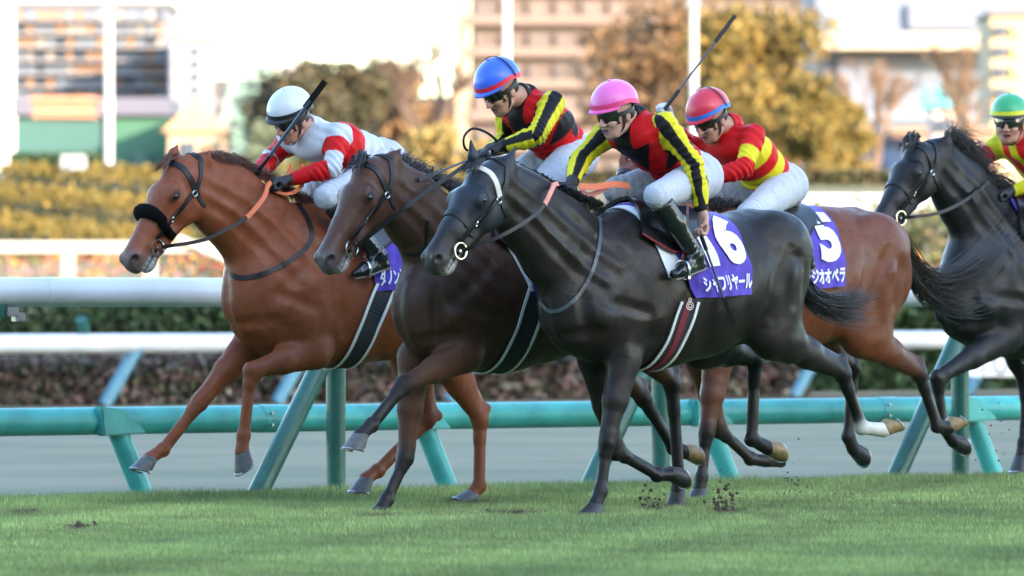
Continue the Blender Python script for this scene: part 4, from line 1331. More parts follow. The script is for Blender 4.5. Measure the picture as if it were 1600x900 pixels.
def ear(fr, base, tip, sg, lat, out=.03):
    return (fr.loc(base[0], base[1], sg * lat), fr.loc(tip[0], tip[1], sg * (lat + out)), sg)

TOR = [(905, 400, 555, .17), (950, 345, 572, .225), (985, 325, 573, .245), (1030, 330, 573, .27), (1085, 338, 558, .30), (1140, 336, 535, .285),
       (1172, 330, 520, .245), (1194, 343, 508, .205), (1206, 380, 488, .13)]
def shifted(dx, dy, sc=1.0, cx=885, cy=480):
    return [((x - cx) * sc + cx + dx, (a - cy) * sc + cy + dy, (b - cy) * sc + cy + dy, w) for x, a, b, w in TOR]

H3 = horse(dict(frame=fr3, label='near-black horse in a dark hood wearing purple cloth 16', poll=(752, 248), nose=(652, 388),
    coat=(.017, .0125, .0108), dark=(.010, .009, .009), foam=.9, muzzle=(.050, .040, .038), sock=(.62, .58, .52), lip=(.30, .27, .25), hood=(.020, .024, .032), matname='coat_black', rough=.33,
    ears=[ear(fr3, (742, 266), (735, 216), -1, .04, -.01), ear(fr3, (785, 272), (806, 229), 1, .045, .02)],
    neck=[(784, 294, .165, .10), (825, 332, .20, .11), (868, 378, .245, .13), (922, 430, .28, .155)],
    torso=TOR,
    fore=[dict(s=.13, p=[(975, 560), (948, 690), (938, 768), (930, 790), (918, 803)], bk=1, toe=1, hoofmat='hoof_black'),
          dict(s=-.12, p=[(930, 560), (962, 705), (1026, 742), (1048, 741), (1066, 752)], bk=1, toe=-1, hoofmat='hoof_black')],
    hind=[dict(s=.16, p=[(1205, 520), (1316, 582), (1346, 668), (1380, 672), (1408, 664)], sock=4, hoofmat='hoof_tan', toe=-1),
          dict(s=-.15, p=[(1095, 535), (1180, 560), (1174, 686), (1200, 700), (1226, 716)], sock=1, hoofmat='hoof_tan', toe=-1)],
    mane=dict(n=220, len=.10, lift=.15, dir=(-.6, -.5, -.7), crest=[(795, 246, 0), (850, 272, 0), (905, 300, 0), (940, 314, 0)]),
    tail=((1240, 410, 0), (1262, 470, .02), [([(1240, 415, 0), (1268, 470, .02), (1310, 492, .05), (1362, 504, .08)], 170, .020, .035),
                                            ([(1240, 415, 0), (1266, 460, .02), (1312, 474, .05), (1378, 456, .08)], 260, .020, .040)]),
    forelock=.02))

H2 = horse(dict(frame=fr2, label='dark bay horse with a brown head, between the chestnut and the hooded horse', poll=(572, 242), nose=(484, 392), headcol=(.080, .032, .018),
    coat=(.062, .029, .018), dark=(.014, .012, .013), mid=(.085, .036, .020), foam=.8, muzzle=(.085, .075, .078), lip=(.42, .40, .38), matname='coat_dark_bay', rough=.40,
    ears=[ear(fr2, (568, 254), (562, 232), -1, .05, .0), ear(fr2, (610, 256), (626, 232), 1, .05, .01)],
    neck=[(604, 290, .165, .10), (645, 328, .195, .11), (685, 376, .235, .13), (728, 435, .255, .15)],
    torso=[(677, 405, 560, .16), (716, 352, 578, .22)] + shifted(-240, 5)[2:],
    fore=[dict(s=.13, p=[(728, 552), (630, 602), (580, 664), (563, 680), (548, 700)], bk=1, toe=1),
          dict(s=-.10, p=[(648, 560), (634, 715), (604, 780), (596, 795), (585, 806)], bk=1, toe=1, hoofmat='hoof_black')],
    hind=[dict(s=.13, p=[(965, 510), (1050, 598, .13), (1060, 745), (1059, 768), (1052, 790)], hoofmat='hoof_black', toe=1),
          dict(s=-.12, p=[(905, 515), (1004, 620), (1052, 700), (1070, 706), (1088, 716)], hoofmat='hoof_tan', toe=-1)],
    mane=dict(n=260, len=.13, lift=.35, dir=(-.7, -.4, -.1), crest=[(612, 244, 0), (655, 266, 0), (705, 292, 0), (745, 310, 0)]),
    forelock=.05, extra=[]))

H1 = horse(dict(frame=fr1, label='bright chestnut horse in a fluffy black noseband leading at the far left', poll=(274, 240), nose=(176, 392),
    coat=(.225, .060, .023), dark=(.185, .050, .021), foam=1.0, muzzle=(.13, .095, .088), lip=(.45, .42, .40), matname='coat_chestnut', rough=.42,
    ears=[ear(fr1, (268, 250), (277, 227), -1, .05, .0), ear(fr1, (312, 258), (328, 236), 1, .05, .02)],
    neck=[(306, 288, .17, .10), (358, 320, .215, .12), (404, 364, .245, .135), (446, 425, .265, .155)],
    torso=[(412, 398, 535, .165), (442, 348, 560, .22), (480, 318, 572, .25), (535, 324, 570, .275), (595, 332, 560, .30), (650, 332, 542, .285), (700, 328, 525, .25), (735, 342, 510, .23), (758, 380, 490, .16)],
    fore=[dict(s=.15, p=[(492, 548), (392, 580), (380, 680), (378, 706), (377, 750)], bk=1, toe=1, dark=0),
          dict(s=-.13, p=[(395, 530), (312, 628), (254, 702), (234, 716), (214, 734)], bk=1, toe=1, dark=0)],
    hind=[dict(s=.14, p=[(690, 545), (750, 655), (748, 760), (738, 772), (718, 782)], dark=0, toe=1, hoofmat='hoof_grey'),
          dict(s=-.13, p=[(640, 545), (668, 655), (590, 735), (572, 748), (556, 768)], dark=0, toe=1, hoofmat='hoof_grey')],
    hairmat='hair_chestnut', haircol=(.13, .04, .018),
    mane=dict(n=420, len=.12, lift=.30, dir=(-.55, .25, -.6), crest=[(318, 238, 0), (355, 240, 0), (400, 262, 0), (440, 290, 0), (480, 312, 0)]),
    tail=((775, 400, 0), (800, 440, 0), [([(775, 400, 0), (810, 440, 0), (850, 500, 0)], 120, .02, .05)]),
    forelock=.03))

H4 = horse(dict(frame=fr4, label='reddish bay horse wearing purple cloth 5 with a long black flying tail', poll=(985, 262), nose=(910, 370),
    coat=(.15, .042, .017), dark=(.016, .013, .012), mid=(.10, .035, .018), muzzle=(.03, .02, .02), lip=(.3, .27, .25), matname='coat_bay', rough=.34,
    ears=[ear(fr4, (975, 266), (972, 236), -1, .05), ear(fr4, (998, 268), (1008, 240), 1, .05)],
    neck=[(1000, 290, .150, .095), (1035, 322, .17, .10), (1070, 370, .22, .12), (1105, 425, .26, .15)],
    torso=[(1068, 400, 540, .17), (1110, 350, 558, .22), (1145, 328, 560, .24), (1188, 328, 560, .27), (1238, 330, 548, .29), (1288, 325, 530, .28), (1328, 326, 520, .25), (1356, 345, 505, .21), (1374, 385, 490, .14)],
    fore=[dict(s=.12, p=[(1122, 560), (1104, 675), (1096, 745), (1093, 765), (1086, 779)], bk=1, toe=1, hoofmat='hoof_black'),
          dict(s=-.12, p=[(1095, 560), (1124, 672), (1172, 717), (1196, 720), (1222, 722)], bk=1, toe=-1, hoofmat='hoof_black')],
    hind=[dict(s=.15, p=[(1345, 520), (1436, 582), (1464, 666), (1482, 668), (1500, 660)], hoofmat='hoof_tan', toe=-1),
          dict(s=-.14, p=[(1265, 520), (1332, 575), (1325, 682), (1334, 702), (1352, 724)], hoofmat='hoof_black', toe=-1)],
    mane=dict(n=220, len=.12, lift=.55, dir=(-.6, -.2, -.1), crest=[(1000, 256, 0), (1060, 290, 0), (1110, 322, 0), (1140, 326, 0)]),
    tail=((1402, 372, 0), (1424, 400, 0), [([(1400, 368, 0), (1430, 420, 0), (1470, 444, .02), (1528, 420, .1), (1590, 358, .1)], 520, .022, .060),
                                         ([(1400, 368, 0), (1425, 425, 0), (1455, 460, .02), (1500, 478, .1), (1540, 470, .1)], 170, .022, .055)]),
    ))

H5 = horse(dict(frame=fr5, label='black horse with a windblown mane at the far right behind the bay tail', poll=(1432, 214), nose=(1352, 338),
    coat=(.012, .011, .012), dark=(.011, .010, .011), muzzle=(.03, .024, .022), lip=(.05, .045, .045), matname='coat_jet', rough=.36,
    ears=[ear(fr5, (1432, 230), (1427, 204), -1, .05), ear(fr5, (1478, 234), (1482, 206), 1, .05)],
    neck=[(1468, 258, .165, .10), (1504, 302, .205, .12), (1538, 356, .25, .14), (1566, 420, .285, .165)],
    torso=[(1512, 400, 535, .17), (1552, 335, 555, .23), (1590, 312, 560, .245), (1632, 318, 558, .27), (1682, 326, 545, .29), (1730, 326, 525, .28), (1775, 322, 512, .25), (1808, 338, 500, .23), (1832, 375, 480, .16)],
    fore=[dict(s=.13, p=[(1575, 525), (1464, 590), (1474, 668), (1490, 690), (1512, 706)], bk=1, toe=-1, hoofmat='hoof_black'),
          dict(s=-.12, p=[(1580, 530), (1603, 600), (1599, 690), (1596, 712), (1588, 735)], bk=1, toe=1, hoofmat='hoof_black')],
    hind=[dict(s=.15, p=[(1790, 510), (1880, 570), (1900, 670), (1915, 690), (1935, 705)], hoofmat='hoof_black', toe=-1),
          dict(s=-.14, p=[(1730, 510), (1800, 575), (1790, 680), (1785, 705), (1775, 725)], hoofmat='hoof_black', toe=1)],
    mane=dict(n=420, len=.20, lift=.45, dir=(-.7, .1, -.35), crest=[(1478, 208, 0), (1505, 240, 0), (1535, 280, 0), (1570, 306, 0)]),
    tail=((1850, 400, 0), (1880, 440, 0), [([(1850, 400, 0), (1890, 430, 0), (1950, 470, 0)], 100, .02, .06)]),
    forelock=.07))
# ------------------------------------------------------------------ tack
PURPLE = mat('purple_cloth', (.075, .036, .40), .75, noise=.15, nscale=14, bump=.35, bscale=35, sheen=.3)
WHITEC = mat('white_print', (.78, .78, .78), .8)
PADW = mat('white_pad', (.72, .74, .76), .85, bump=.4, bscale=90)
orange = mat('orange_rubber', (.72, .17, .07), .6, bump=.6, bscale=120)
pinkr = mat('salmon_rubber', (.72, .26, .20), .6, bump=.6, bscale=120)
WEB = mat('dark_web', (.016, .018, .022), .7, bump=.3, bscale=150)
WEBW = mat('white_web', (.68, .68, .64), .7)

def girth(h, px, py_top, slope=0.0, w=.12, edges=True, red=False):
    """band under the belly, centred on the station seen at (px, py)"""
    p0 = h['fr'].hit(h['sdf'], px[0], px[1], .004); p1 = h['fr'].hit(h['sdf'], px[2], px[3], .004)
    if p0 is None: return
    if p1 is None: p1 = p0 + np.array([.08, -.1, -.35])
    root = h['root']
    fx = h['fx'][1:8]; cz = [t[0][2] for t in h['T']][1:8]
    fb = p1[0] if p1 is not None else p0[0]
    zc = float(np.interp(-(p0[0]), [-x for x in fx], cz))
    a0 = math.atan2(.30, p0[2] - zc)
    def band(da, ww, off, m, nm, parent):
        P, Nn = [], []
        for i in range(49):
            t = i / 48; ph = a0 + (2 * math.pi - 2 * a0) * t
            k = math.sin(math.pi * t)
            f = p0[0] * (1 - k ** .8) + fb * k ** .8 + da
            p = ring_pt(h, f, ph, off, zc); P.append(p)
        P = [np.mean(P[max(0, i - 1):i + 2], axis=0) for i in range(len(P))]
        for p in P: Nn.append(h['sdf'].normal(p))
        b = MB(); b.ribbon(P, Nn, ww, .006); return b.build(nm, m, parent)
    g = band(0, w, .006, WEB, 'girth', root)
    if edges:
        band(w * .46, .016, .012, WEBW, 'edge_tape', g); band(-w * .46, .016, .012, WEBW, 'edge_tape', g)
    if red:
        band(-.004, w * .30, .011, mat('maroon_web', (.16, .012, .02), .7), 'elastic_panel', g)
    return g

def px_f(h, px, py):
    p = h['fr'].hit(h['sdf'], px, py, .01)
    return p if p is not None else h['fr'].loc(px, py, .26)

def saddle(h, f, zoff=.0, flap=True, w=.42, red=False):
    """small racing saddle: seat, two flaps, stirrup leathers added with the rider"""
    S = h['sdf']; root = h['root']; b = MB(); V = []; nu, nv = 14, 16
    for i in range(nu + 1):
        u = i / nu
        for j in range(nv + 1):
            v = j / nv * 2 - 1
            ff = f + .19 - .40 * u
            ph = v * (.62 + .35 * math.sin(math.pi * min(1, u * 1.2)))
            rise = .012 + .012 * (abs(u - .55) * 2) ** 3 * (1 - abs(v))
            V.append(ring_pt(h, ff + .10 * abs(v) * (1 - u), ph, .020 + rise))
    n1 = len(V); w_ = nv + 1
    V += [p - S.normal(p) * .018 for p in V]
    F = []
    for i in range(nu):
        for j in range(nv):
            q = (i * w_ + j, i * w_ + j + 1, (i + 1) * w_ + j + 1, (i + 1) * w_ + j); F += [q, tuple(x + n1 for x in q[::-1])]
    for i in range(nu):
        for j in (0, nv):
            F.append((i * w_ + j, (i + 1) * w_ + j, (i + 1) * w_ + j + n1, i * w_ + j + n1))
    for j in range(nv):
        for i in (0, nu): F.append((i * w_ + j, i * w_ + j + 1, i * w_ + j + 1 + n1, i * w_ + j + n1))
    b.v = [tuple(p) for p in V]; b.f = F
    so = b.build('saddle', mat('saddle_leather', (.014, .012, .013), .3, coat=.3), root, True)
    b = MB()
    E_ = [V[i * w_ + nv] for i in range(nu + 1)]
    b.tube(E_, .006, 6); b.build('piping', mat('piping_red', (.30, .02, .03), .5) if red else LEATHER(), so, True)
    return so

def stirrup(h, top, foot, fwd, parent=None):
    """leather from the saddle and an iron under the boot"""
    root = h['root']; top = np.array(top, float); foot = np.array(foot, float)
    mid = (top + foot) / 2; n = np.array([0, np.sign(foot[1]), .15])
    P = catmull([top, lerp(top, foot, .5) + n * .01, foot + np.array([0, 0, .11])], 6)
    P = [p if float(h['sdf'].sample(p)[0]) > .01 else p + np.array([0, np.sign(foot[1]), 0]) * .02 for p in P]
    b = MB(); b.ribbon(P, [n] * len(P), .020, .005); o = b.build('stirrup_leather', mat('brown_strap', (.10, .02, .018), .5), root)
    b = MB(); ax = np.array([fwd[1], -fwd[0], 0]); ax /= np.linalg.norm(ax)
    b.torus(foot + np.array([0, 0, .045]), .056, .0075, ax, (0, 0, 1), n=20, m=6, a0=-.55, a1=math.pi + .55)
    b.tube([foot + ax * .055 + np.array([0, 0, .012]), foot - ax * .055 + np.array([0, 0, .012])], .010, 6)
    b.build('stirrup_iron', STEEL(), o, True)

# ---- horse 3 (cloth 16)
bridle(H3, .54, browmat=mat('cream_band', (.62, .58, .50), .5), bit=(.745, .262))
rein(H3, [(775, 372, .17), (812, 352, .20), (845, 327, .19), (862, 296, .15), (868, 288, .10), (900, 287, .03)], 1, .020, rubber=(.55, .86, pinkr))
body_strap(H3, [(932, 322), (938, 350), (936, 385), (925, 425), (905, 460), (880, 482), (858, 486), (842, 470)], .020, .006, 'breast_strap', mat('grey_strap', (.045, .06, .065), .4))
girth(H3, (1076, 470, 1030, 567), 0, w=.125, red=True)
def quad_cloth(h, tl, tr, br_, bl, name='number_cloth', m=None, off=.012, wrinkle=.004):
    P = [px_f(h, *q) for q in (tl, tr, br_, bl)]
    return Cloth(h, P[0][0], P[1][0], P[3][0], P[2][0], P[3][2], P[2][2], off)
pad3 = quad_cloth(H3, (978, 330), (1120, 345), (1100, 440), (1046, 432), off=.006)
pad3.build('saddle_pad', PADW, H3['root'], wrinkle=.0)
c3 = quad_cloth(H3, (1000, 338), (1143, 348), (1172, 458), (1086, 466), off=.014)
k3 = c3.build('number_cloth', PURPLE, H3['root'])
c3.text('16', .36, .97, .20, .72, WHITEC, k3, 'number', bold=.05)
c3.text('シャフリヤール', .16, .98, .80, .955, WHITEC, k3, 'name_lettering', bold=.035, cells=(24, 6))
saddle(H3, px_f(H3, 1062, 360)[0], red=True)
p = H3['fr'].hit(H3['sdf'], 1078, 478, .016)
if p is not None:
    nn = H3['sdf'].normal(p); t = np.cross(nn, (0, 0, 1)); t /= np.linalg.norm(t); u = np.cross(t, nn)
    b = MB(); b.torus(p, .020, .0035, t, u, n=18, m=5); b.torus(p, .010, .003, t, u, n=12, m=5); b.torus(p + u * .032, .008, .003, t, u, n=10, m=5)
    b.build('girth_emblem', mat('emblem_cream', (.65, .52, .45), .5), H3['root'])

rein(H3, [(903, 291, .02), (930, 292, .05), (958, 288, .05), (985, 291, .02)], 1, .034, name='rein_slack', m=orange, start=False)
rein(H3, [(905, 296, -.02), (920, 305, .0), (938, 298, .02), (950, 292, .03)], 1, .030, name='rein_slack', m=pinkr, start=False)
# ---- horse 2
bridle(H2, None, bit=(.745, .265))
rein(H2, [(628, 328, .18), (665, 300, .16), (710, 270, .12), (742, 246, .04)], 1, .022)
body_strap(H2, [(612, 392), (640, 398), (664, 388), (668, 340)], .016, .005, 'neck_strap', LEATHER())
girth(H2, (843, 440, 790, 570), 0, w=.15)
c2 = quad_cloth(H2, (760, 338), (903, 348), (928, 460), (842, 472), off=.014)
k2 = c2.build('number_cloth', PURPLE, H2['root'])
Cloth(H2, c2.f0 + .06, c2.f1, c2.fb0 + .06, c2.fb1 + .3, c2.z0 + .06, c2.z1, .006).build('saddle_pad', PADW, H2['root'], wrinkle=0)
saddle(H2, (c2.f0 + c2.f1) / 2 + .08)

def loop_tube(h, pts, r=.007, name='rein_loop', m=None):
    b = MB(); b.tube(catmull([h['fr'].loc(*q) for q in pts], 6), r, 8); return b.build(name, m or LEATHER(), h['root'], True)
loop_tube(H2, [(742, 240, .04), (727, 232, .05), (725, 214, .06), (738, 201, .07), (758, 206, .08), (774, 218, .08), (782, 232, .06)])
# ---- horse 1 (chestnut)
bridle(H1, .56, fluffy=True, bit=(.745, .262))
rein(H1, [(315, 376, .17), (350, 360, .20), (385, 340, .20), (412, 308, .18), (418, 290, .14), (428, 282, .08)], 1, .020, rubber=(.50, .93, orange))
rein(H1, [(420, 290, .09), (432, 300, .10), (452, 303, .11), (470, 292, .12), (476, 272, .12), (471, 256, .12)], 1, .022, name='rein_slack', m=orange, start=False)
rein(H1, [(446, 292, .10), (450, 275, .11), (455, 256, .12)], 1, .022, name='rein_slack', m=orange, start=False)
body_strap(H1, [(465, 316), (482, 345), (487, 372), (470, 395), (440, 415), (405, 430), (375, 434), (359, 428)], .026, .006, 'breast_strap', LEATHER())
girth(H1, (606, 440, 545, 566), 0, w=.13)
c1 = quad_cloth(H1, (545, 335), (655, 345), (655, 448), (588, 455), off=.014)
k1 = c1.build('number_cloth', PURPLE, H1['root'])
c1.text('ダノンデサイル', .08, .97, .78, .95, WHITEC, k1, 'name_lettering', bold=.03, cells=(24, 6))
saddle(H1, (c1.f0 + c1.f1) / 2 + .06)

# ---- horse 4 (cloth 5)
girth(H4, (1230, 460, 1190, 560), 0, w=.12)
c4 = quad_cloth(H4, (1205, 338), (1302, 345), (1319, 446), (1225, 455), off=.014)
k4 = c4.build('number_cloth', PURPLE, H4['root'])
c4.text('5', .56, .96, .22, .74, WHITEC, k4, 'number', bold=.05)
c4.text('ベラジオオペラ', .12, .97, .80, .955, WHITEC, k4, 'name_lettering', bold=.035, cells=(24, 6))
saddle(H4, (c4.f0 + c4.f1) / 2 + .10)
bridle(H4, .60, bit=(.80, .25))
rein(H4, [(1010, 330, .15), (1060, 300, .12), (1092, 276, .05)], 1, .02)

# ---- horse 5
bridle(H5, .52, bit=(.75, .262))
rein(H5, [(1462, 334, .16), (1500, 318, .18), (1525, 300, .14), (1534, 286, .06)], 1, .02)
loop_tube(H5, [(1532, 280, .02), (1550, 274, .03), (1572, 278, .04), (1590, 292, .05), (1597, 312, .05), (1590, 328, .05)])
c5 = quad_cloth(H5, (1574, 326), (1720, 340), (1745, 450), (1670, 460), off=.014)
k5 = c5.build('number_cloth', PURPLE, H5['root'])
saddle(H5, (c5.f0 + c5.f1) / 2 + .08)
girth(H5, (1665, 440, 1625, 560), 0, w=.12)

# ------------------------------------------------------------------ riders
SKIN = (.48, .25, .17)
def unit(v): v = np.array(v, float); return v / (np.linalg.norm(v) + 1e-9)

def add_hand(B, wrist, d, palm_n, g, col=0, sc=1.0, inf=0.0, curl=1.0):
    """palm, four curled fingers, thumb. d: along the hand, palm_n: towards which fingers close, g: across the knuckles (thumb side)"""
    d, g = unit(d), unit(g); n = unit(np.array(palm_n) - d * float(np.dot(palm_n, d)))
    g = unit(np.cross(n, d)) * (1 if np.dot(np.cross(n, d), g) > 0 else -1)
    B.seg(wrist, wrist + d * .085 * sc, (.024 + inf) * sc, (.020 + inf) * sc, k=.012, col=col)
    for s_ in (-1.3, -.4, .5, 1.35):
        B.seg(wrist + d * .02 * sc + g * s_ * .012, wrist + d * .088 * sc + g * s_ * .021 * sc, (.016 + inf) * sc, (.0115 + inf) * sc, k=.012, col=col)
    for i, s_ in enumerate((-1.4, -.47, .47, 1.4)):
        Lf = (.80, .95, 1.0, .93)[i] * sc
        a = wrist + d * .088 * sc + g * s_ * .0215 * sc
        b = a + (d * .030 + n * .016 * curl) * Lf
        c = b + (n * .028 - d * .004) * Lf
        e = c + (-d * .020 + n * .004) * Lf
        r = (.0088, .0098, .0100, .0096)[i] * sc + inf
        B.seg(a, b, r * 1.08, r, k=.005, col=col); B.seg(b, c, r, r * .93, k=.004, col=col); B.seg(c, e, r * .92, r * .82, k=.004, col=col)
    t0 = wrist + (d * .026 + g * .026) * sc; t1 = t0 + (d * .034 + n * .022 + g * .012) * sc; t2 = t1 + (d * .016 + n * .020 - g * .014) * sc
    B.seg(t0, t1, .0135 * sc + inf, .0115 * sc + inf, k=.010, col=col); B.seg(t1, t2, .011 * sc + inf, .009 * sc + inf, k=.005, col=col)

def rider(sp):
    fr = sp['frame']; lc = fr.loc; h = sp['horse']
    P = {k: lc(*v) for k, v in sp['j'].items()}
    pal = [sp.get('skin', SKIN), (.40, .12, .10), (.75, .72, .66), (.03, .02, .015), (.46, .22, .15), (.05, .02, .02)]
    B = SDF()
    yaw, pit, rol = sp['head']
    hc = P['head']
    cy, sy, cp, sp_ = math.cos(yaw), math.sin(yaw), math.cos(pit), math.sin(pit)
    f = np.array([cy * cp, sy * cp, sp_]); l = np.array([-sy, cy, 0]); u = np.cross(f, l)
    l, u = l * math.cos(rol) + u * math.sin(rol), -l * math.sin(rol) + u * math.cos(rol)
    def Q(a, b, c): return hc + a * f + b * l + c * u
    M = np.array([f, l, u])
    def he(c, r, k=.01, col=0, op=1): B.ell(Q(*c), r, k=k, col=col, op=op, M=M)
    he((-.005, 0, .03), (.098, .077, .092)); he((.030, 0, -.03), (.066, .062, .080), k=.03)
    he((.050, 0, -.075), (.045, .046, .040), k=.025); he((.076, 0, -.100), (.020, .020, .016), k=.018)
    B.seg(Q(.094, 0, .012), Q(.118, 0, -.030), .0085, .0125, k=.012)
    for s_ in (1, -1):
        he((.104, s_ * .012, -.034), (.013, .009, .008), k=.006); he((.066, s_ * .040, -.032), (.026, .022, .020), k=.025)
        he((-.008, s_ * .078, -.018), (.020, .010, .031), k=.006, col=4); he((.088, s_ * .031, .008), (.010, .014, .009), k=.008, op=-1)
        B.seg(Q(.02, s_ * .052, -.07), Q(.055, s_ * .034, -.098), .020, .016, k=.02)
    he((.094, 0, -.060), (.012, .024, .006), k=.006, col=1); he((.090, 0, -.077), (.012, .021, .007), k=.006, col=1)
    op_ = sp.get('mouth', .2)
    he((.108, 0, -.068), (.020, .022, .004 + .007 * op_), k=.004, col=5, op=-1)
    if op_ > .5:
        he((.088, 0, -.064), (.010, .019, .005), k=.002, col=2)
    # neck, trunk, limbs
    B.seg(Q(-.015, 0, -.05), P['neck'], .055, .062, k=.03)
    pv, nk = P['pelvis'], P['neck']
    shm = (P['shN'] + P['shF']) / 2
    ch = lerp(pv, shm, .62); bl = lerp(pv, shm, .25)
    dn = unit(np.cross(np.array([0, 1., 0]), unit(shm - pv))) ; dn = dn if dn[2] < 0 else -dn
    trunk = [(pv, .115, .150), (bl, .108, .140), (ch, .120, .165), (shm + dn * .03, .095, .165)]
    arms = [('N', P['shN'], P['elN'], P['wrN']), ('F', P['shF'], P['elF'], P['wrF'])]
    legs = [(P['pelvis'] + np.array([0, .09, -.02]), P['knN'], P['anN'], 1), (P['pelvis'] + np.array([0, -.09, -.02]), P['knF'], P['anF'], -1)]
    def add_trunk(B_, inf, cols=(0, 0)):
        for a, b in zip(trunk[:-1], trunk[1:]): B_.seg(a[0], b[0], a[1] + inf, b[1] + inf, a[2] + inf, b[2] + inf, k=.04, col=cols[0])
        B_.seg(P['shN'], P['shF'], .062 + inf, k=.04, col=cols[0]); B_.seg(nk, shm, .060 + inf, .085 + inf, k=.04, col=cols[0])
    def add_arms(B_, inf, c0=0, c1=0):
        for nm, a, b, c in arms:
            B_.seg(a, lerp(a, b, .3), .056 + inf, .054 + inf, k=.03, col=c0); B_.seg(lerp(a, b, .25), b, .053 + inf, .042 + inf, k=.02, col=c0)
            B_.seg(b, lerp(b, c, .3), .043 + inf, .045 + inf, k=.02, col=c1); B_.seg(lerp(b, c, .3), c, .044 + inf, .029 + inf * .7, k=.02, col=c1)
    def add_legs(B_, inf, upto=2):
        for hp, kn, an, s_ in legs:
            B_.seg(hp, lerp(hp, kn, .5), .105 + inf, .088 + inf, k=.05); B_.seg(lerp(hp, kn, .5), kn, .086 + inf, .060 + inf, k=.03)
            if upto > 1:
                B_.seg(kn, lerp(kn, an, .35), .058 + inf, .058 + inf, k=.02); B_.seg(lerp(kn, an, .35), an, .056 + inf, .040 + inf, k=.02)
            else:
                B_.seg(kn, lerp(kn, an, .30), .058 + inf, .060 + inf, k=.02)
    add_trunk(B, -.016); add_arms(B, -.010); add_legs(B, -.014)
    toes = []
    for hp, kn, an, s_ in legs:
        tf = unit(sp.get('toe', (1, 0, -.25)) if s_ > 0 else (1, 0, -.2)); B.seg(an, an + tf * .12 + np.array([0, 0, -.05]), .026, .020, k=.03); toes.append((an, tf))
    for nm, a, b, c in arms:
        hd_ = sp['hand' + nm]
        add_hand(B, c, hd_[0], hd_[1], hd_[2])
    B.grid(.0055); V, Fc = B.mesh()
    body = mesh_obj('person', V, Fc, mat('skin', rough=.5, attr=True, noise=.12, nscale=30, bump=.15, bscale=200, spec=.4), None, True, B.nearest(V, pal, .003))
    body.location = fr.O; body.rotation_euler = (0, 0, fr.rz)
    tag(body, sp['label'], 'person', 'riders in the race')
    # ---- silks
    G = SDF(); add_trunk(G, .007); add_arms(G, .007)
    ax = unit(shm - pv); waist = lerp(pv, shm, sp.get('waist', .16))
    wr = [(c, unit(c - b)) for _, a, b, c in arms]
    rs_ = np.random.default_rng(hash(sp['key']) % 1000 if False else len(sp['label']))
    fold = sp.get('fold', .0060)
    def post(F, X, Y, Z):
        # soft cloth folds, strongest at elbows, armpits and waist
        el = np.zeros_like(F)
        for nm, a, b, c in arms:
            d1 = (X - b[0]) ** 2 + (Y - b[1]) ** 2 + (Z - b[2]) ** 2; d2 = (X - a[0]) ** 2 + (Y - a[1]) ** 2 + (Z - a[2]) ** 2
            dr = unit(c - a); s = X * dr[0] + Y * dr[1] + Z * dr[2]
            el = el + np.exp(-d1 / .012) * np.sin(s * 190 + 9 * (X - Y)) + .7 * np.exp(-d2 / .02) * np.sin(s * 120 + 20 * Y)
        s = X * ax[0] + Y * ax[1] + Z * ax[2] - float(waist @ ax)
        el = el + np.exp(-(s - .06) ** 2 / .008) * np.sin(s * 95 + 16 * Y + 6 * X) + .5 * np.sin(s * 42 + 25 * Y * s + 14 * X)
        F = F - fold * el
        F = np.maximum(F, -((X - waist[0]) * ax[0] + (Y - waist[1]) * ax[1] + (Z - waist[2]) * ax[2]))
        for c, d in wr:
            near = ((X - c[0]) ** 2 + (Y - c[1]) ** 2 + (Z - c[2]) ** 2) < .0081
            F = np.where(near, np.maximum(F, (X - c[0]) * d[0] + (Y - c[1]) * d[1] + (Z - c[2]) * d[2] + .008), F)
        nb_ = (X - nk[0]) ** 2 + (Y - nk[1]) ** 2 + (Z - nk[2]) ** 2
        return F
    G.grid(.0055, post); V, Fc = G.mesh()
    C = silk_cols(sp['silk'], V, P, arms, pv, shm, ax, dn)
    mesh_obj('silks', V, Fc, mat('silk_cloth', rough=.55, attr=True, bump=.35, bscale=38, spec=.18, stretch=(1, 1, 1)), body, True, C)
    # collar
    nd = unit(Q(0, 0, -.05) - nk); b = MB(); cc = lerp(nk, Q(-.01, 0, -.06), .25); a1 = unit(np.cross(nd, (0, 1, 0))); a2 = np.cross(nd, a1)
    b.torus(cc, .066, .012, a1, a2, n=20, m=6); b.build('collar', mat('collar_' + sp['key'], sp['collar'], .7), body, True)
    # ---- breeches
    G = SDF(); G.seg(trunk[0][0], trunk[1][0], .122, .113, .158, .145, k=.04); add_legs(G, .006, 1)
    G.ell(pv - ax * .03, (.135, .150, .130), k=.04)
    def post2(F, X, Y, Z):
        el = 0
        for hp, kn, an, s_ in legs:
            d = unit(kn - hp); s = (X - hp[0]) * d[0] + (Y - hp[1]) * d[1] + (Z - hp[2]) * d[2]
            d1 = (X - kn[0]) ** 2 + (Y - kn[1]) ** 2 + (Z - kn[2]) ** 2; d2 = (X - hp[0]) ** 2 + (Y - hp[1]) ** 2 + (Z - hp[2]) ** 2
            el = el + np.exp(-d1 / .01) * np.sin(s * 150 + 14 * Z) + .9 * np.exp(-d2 / .03) * np.sin(s * 105 + 30 * Z - 12 * Y)
        F = F - .0075 * el
        top = lerp(pv, shm, sp.get('waist', .16) + .06)
        pl = (X - top[0]) * ax[0] + (Y - top[1]) * ax[1] + (Z - top[2]) * ax[2]
        dl = None
        for hp, kn, an, s_ in legs:
            q = SDF.dist(('s', hp, kn, .118, .072, .118, .072), X, Y, Z); dl = q if dl is None else np.minimum(dl, q)
        return np.where(dl > 0, np.maximum(F, pl), F)
    G.grid(.006, post2); V, Fc = G.mesh()
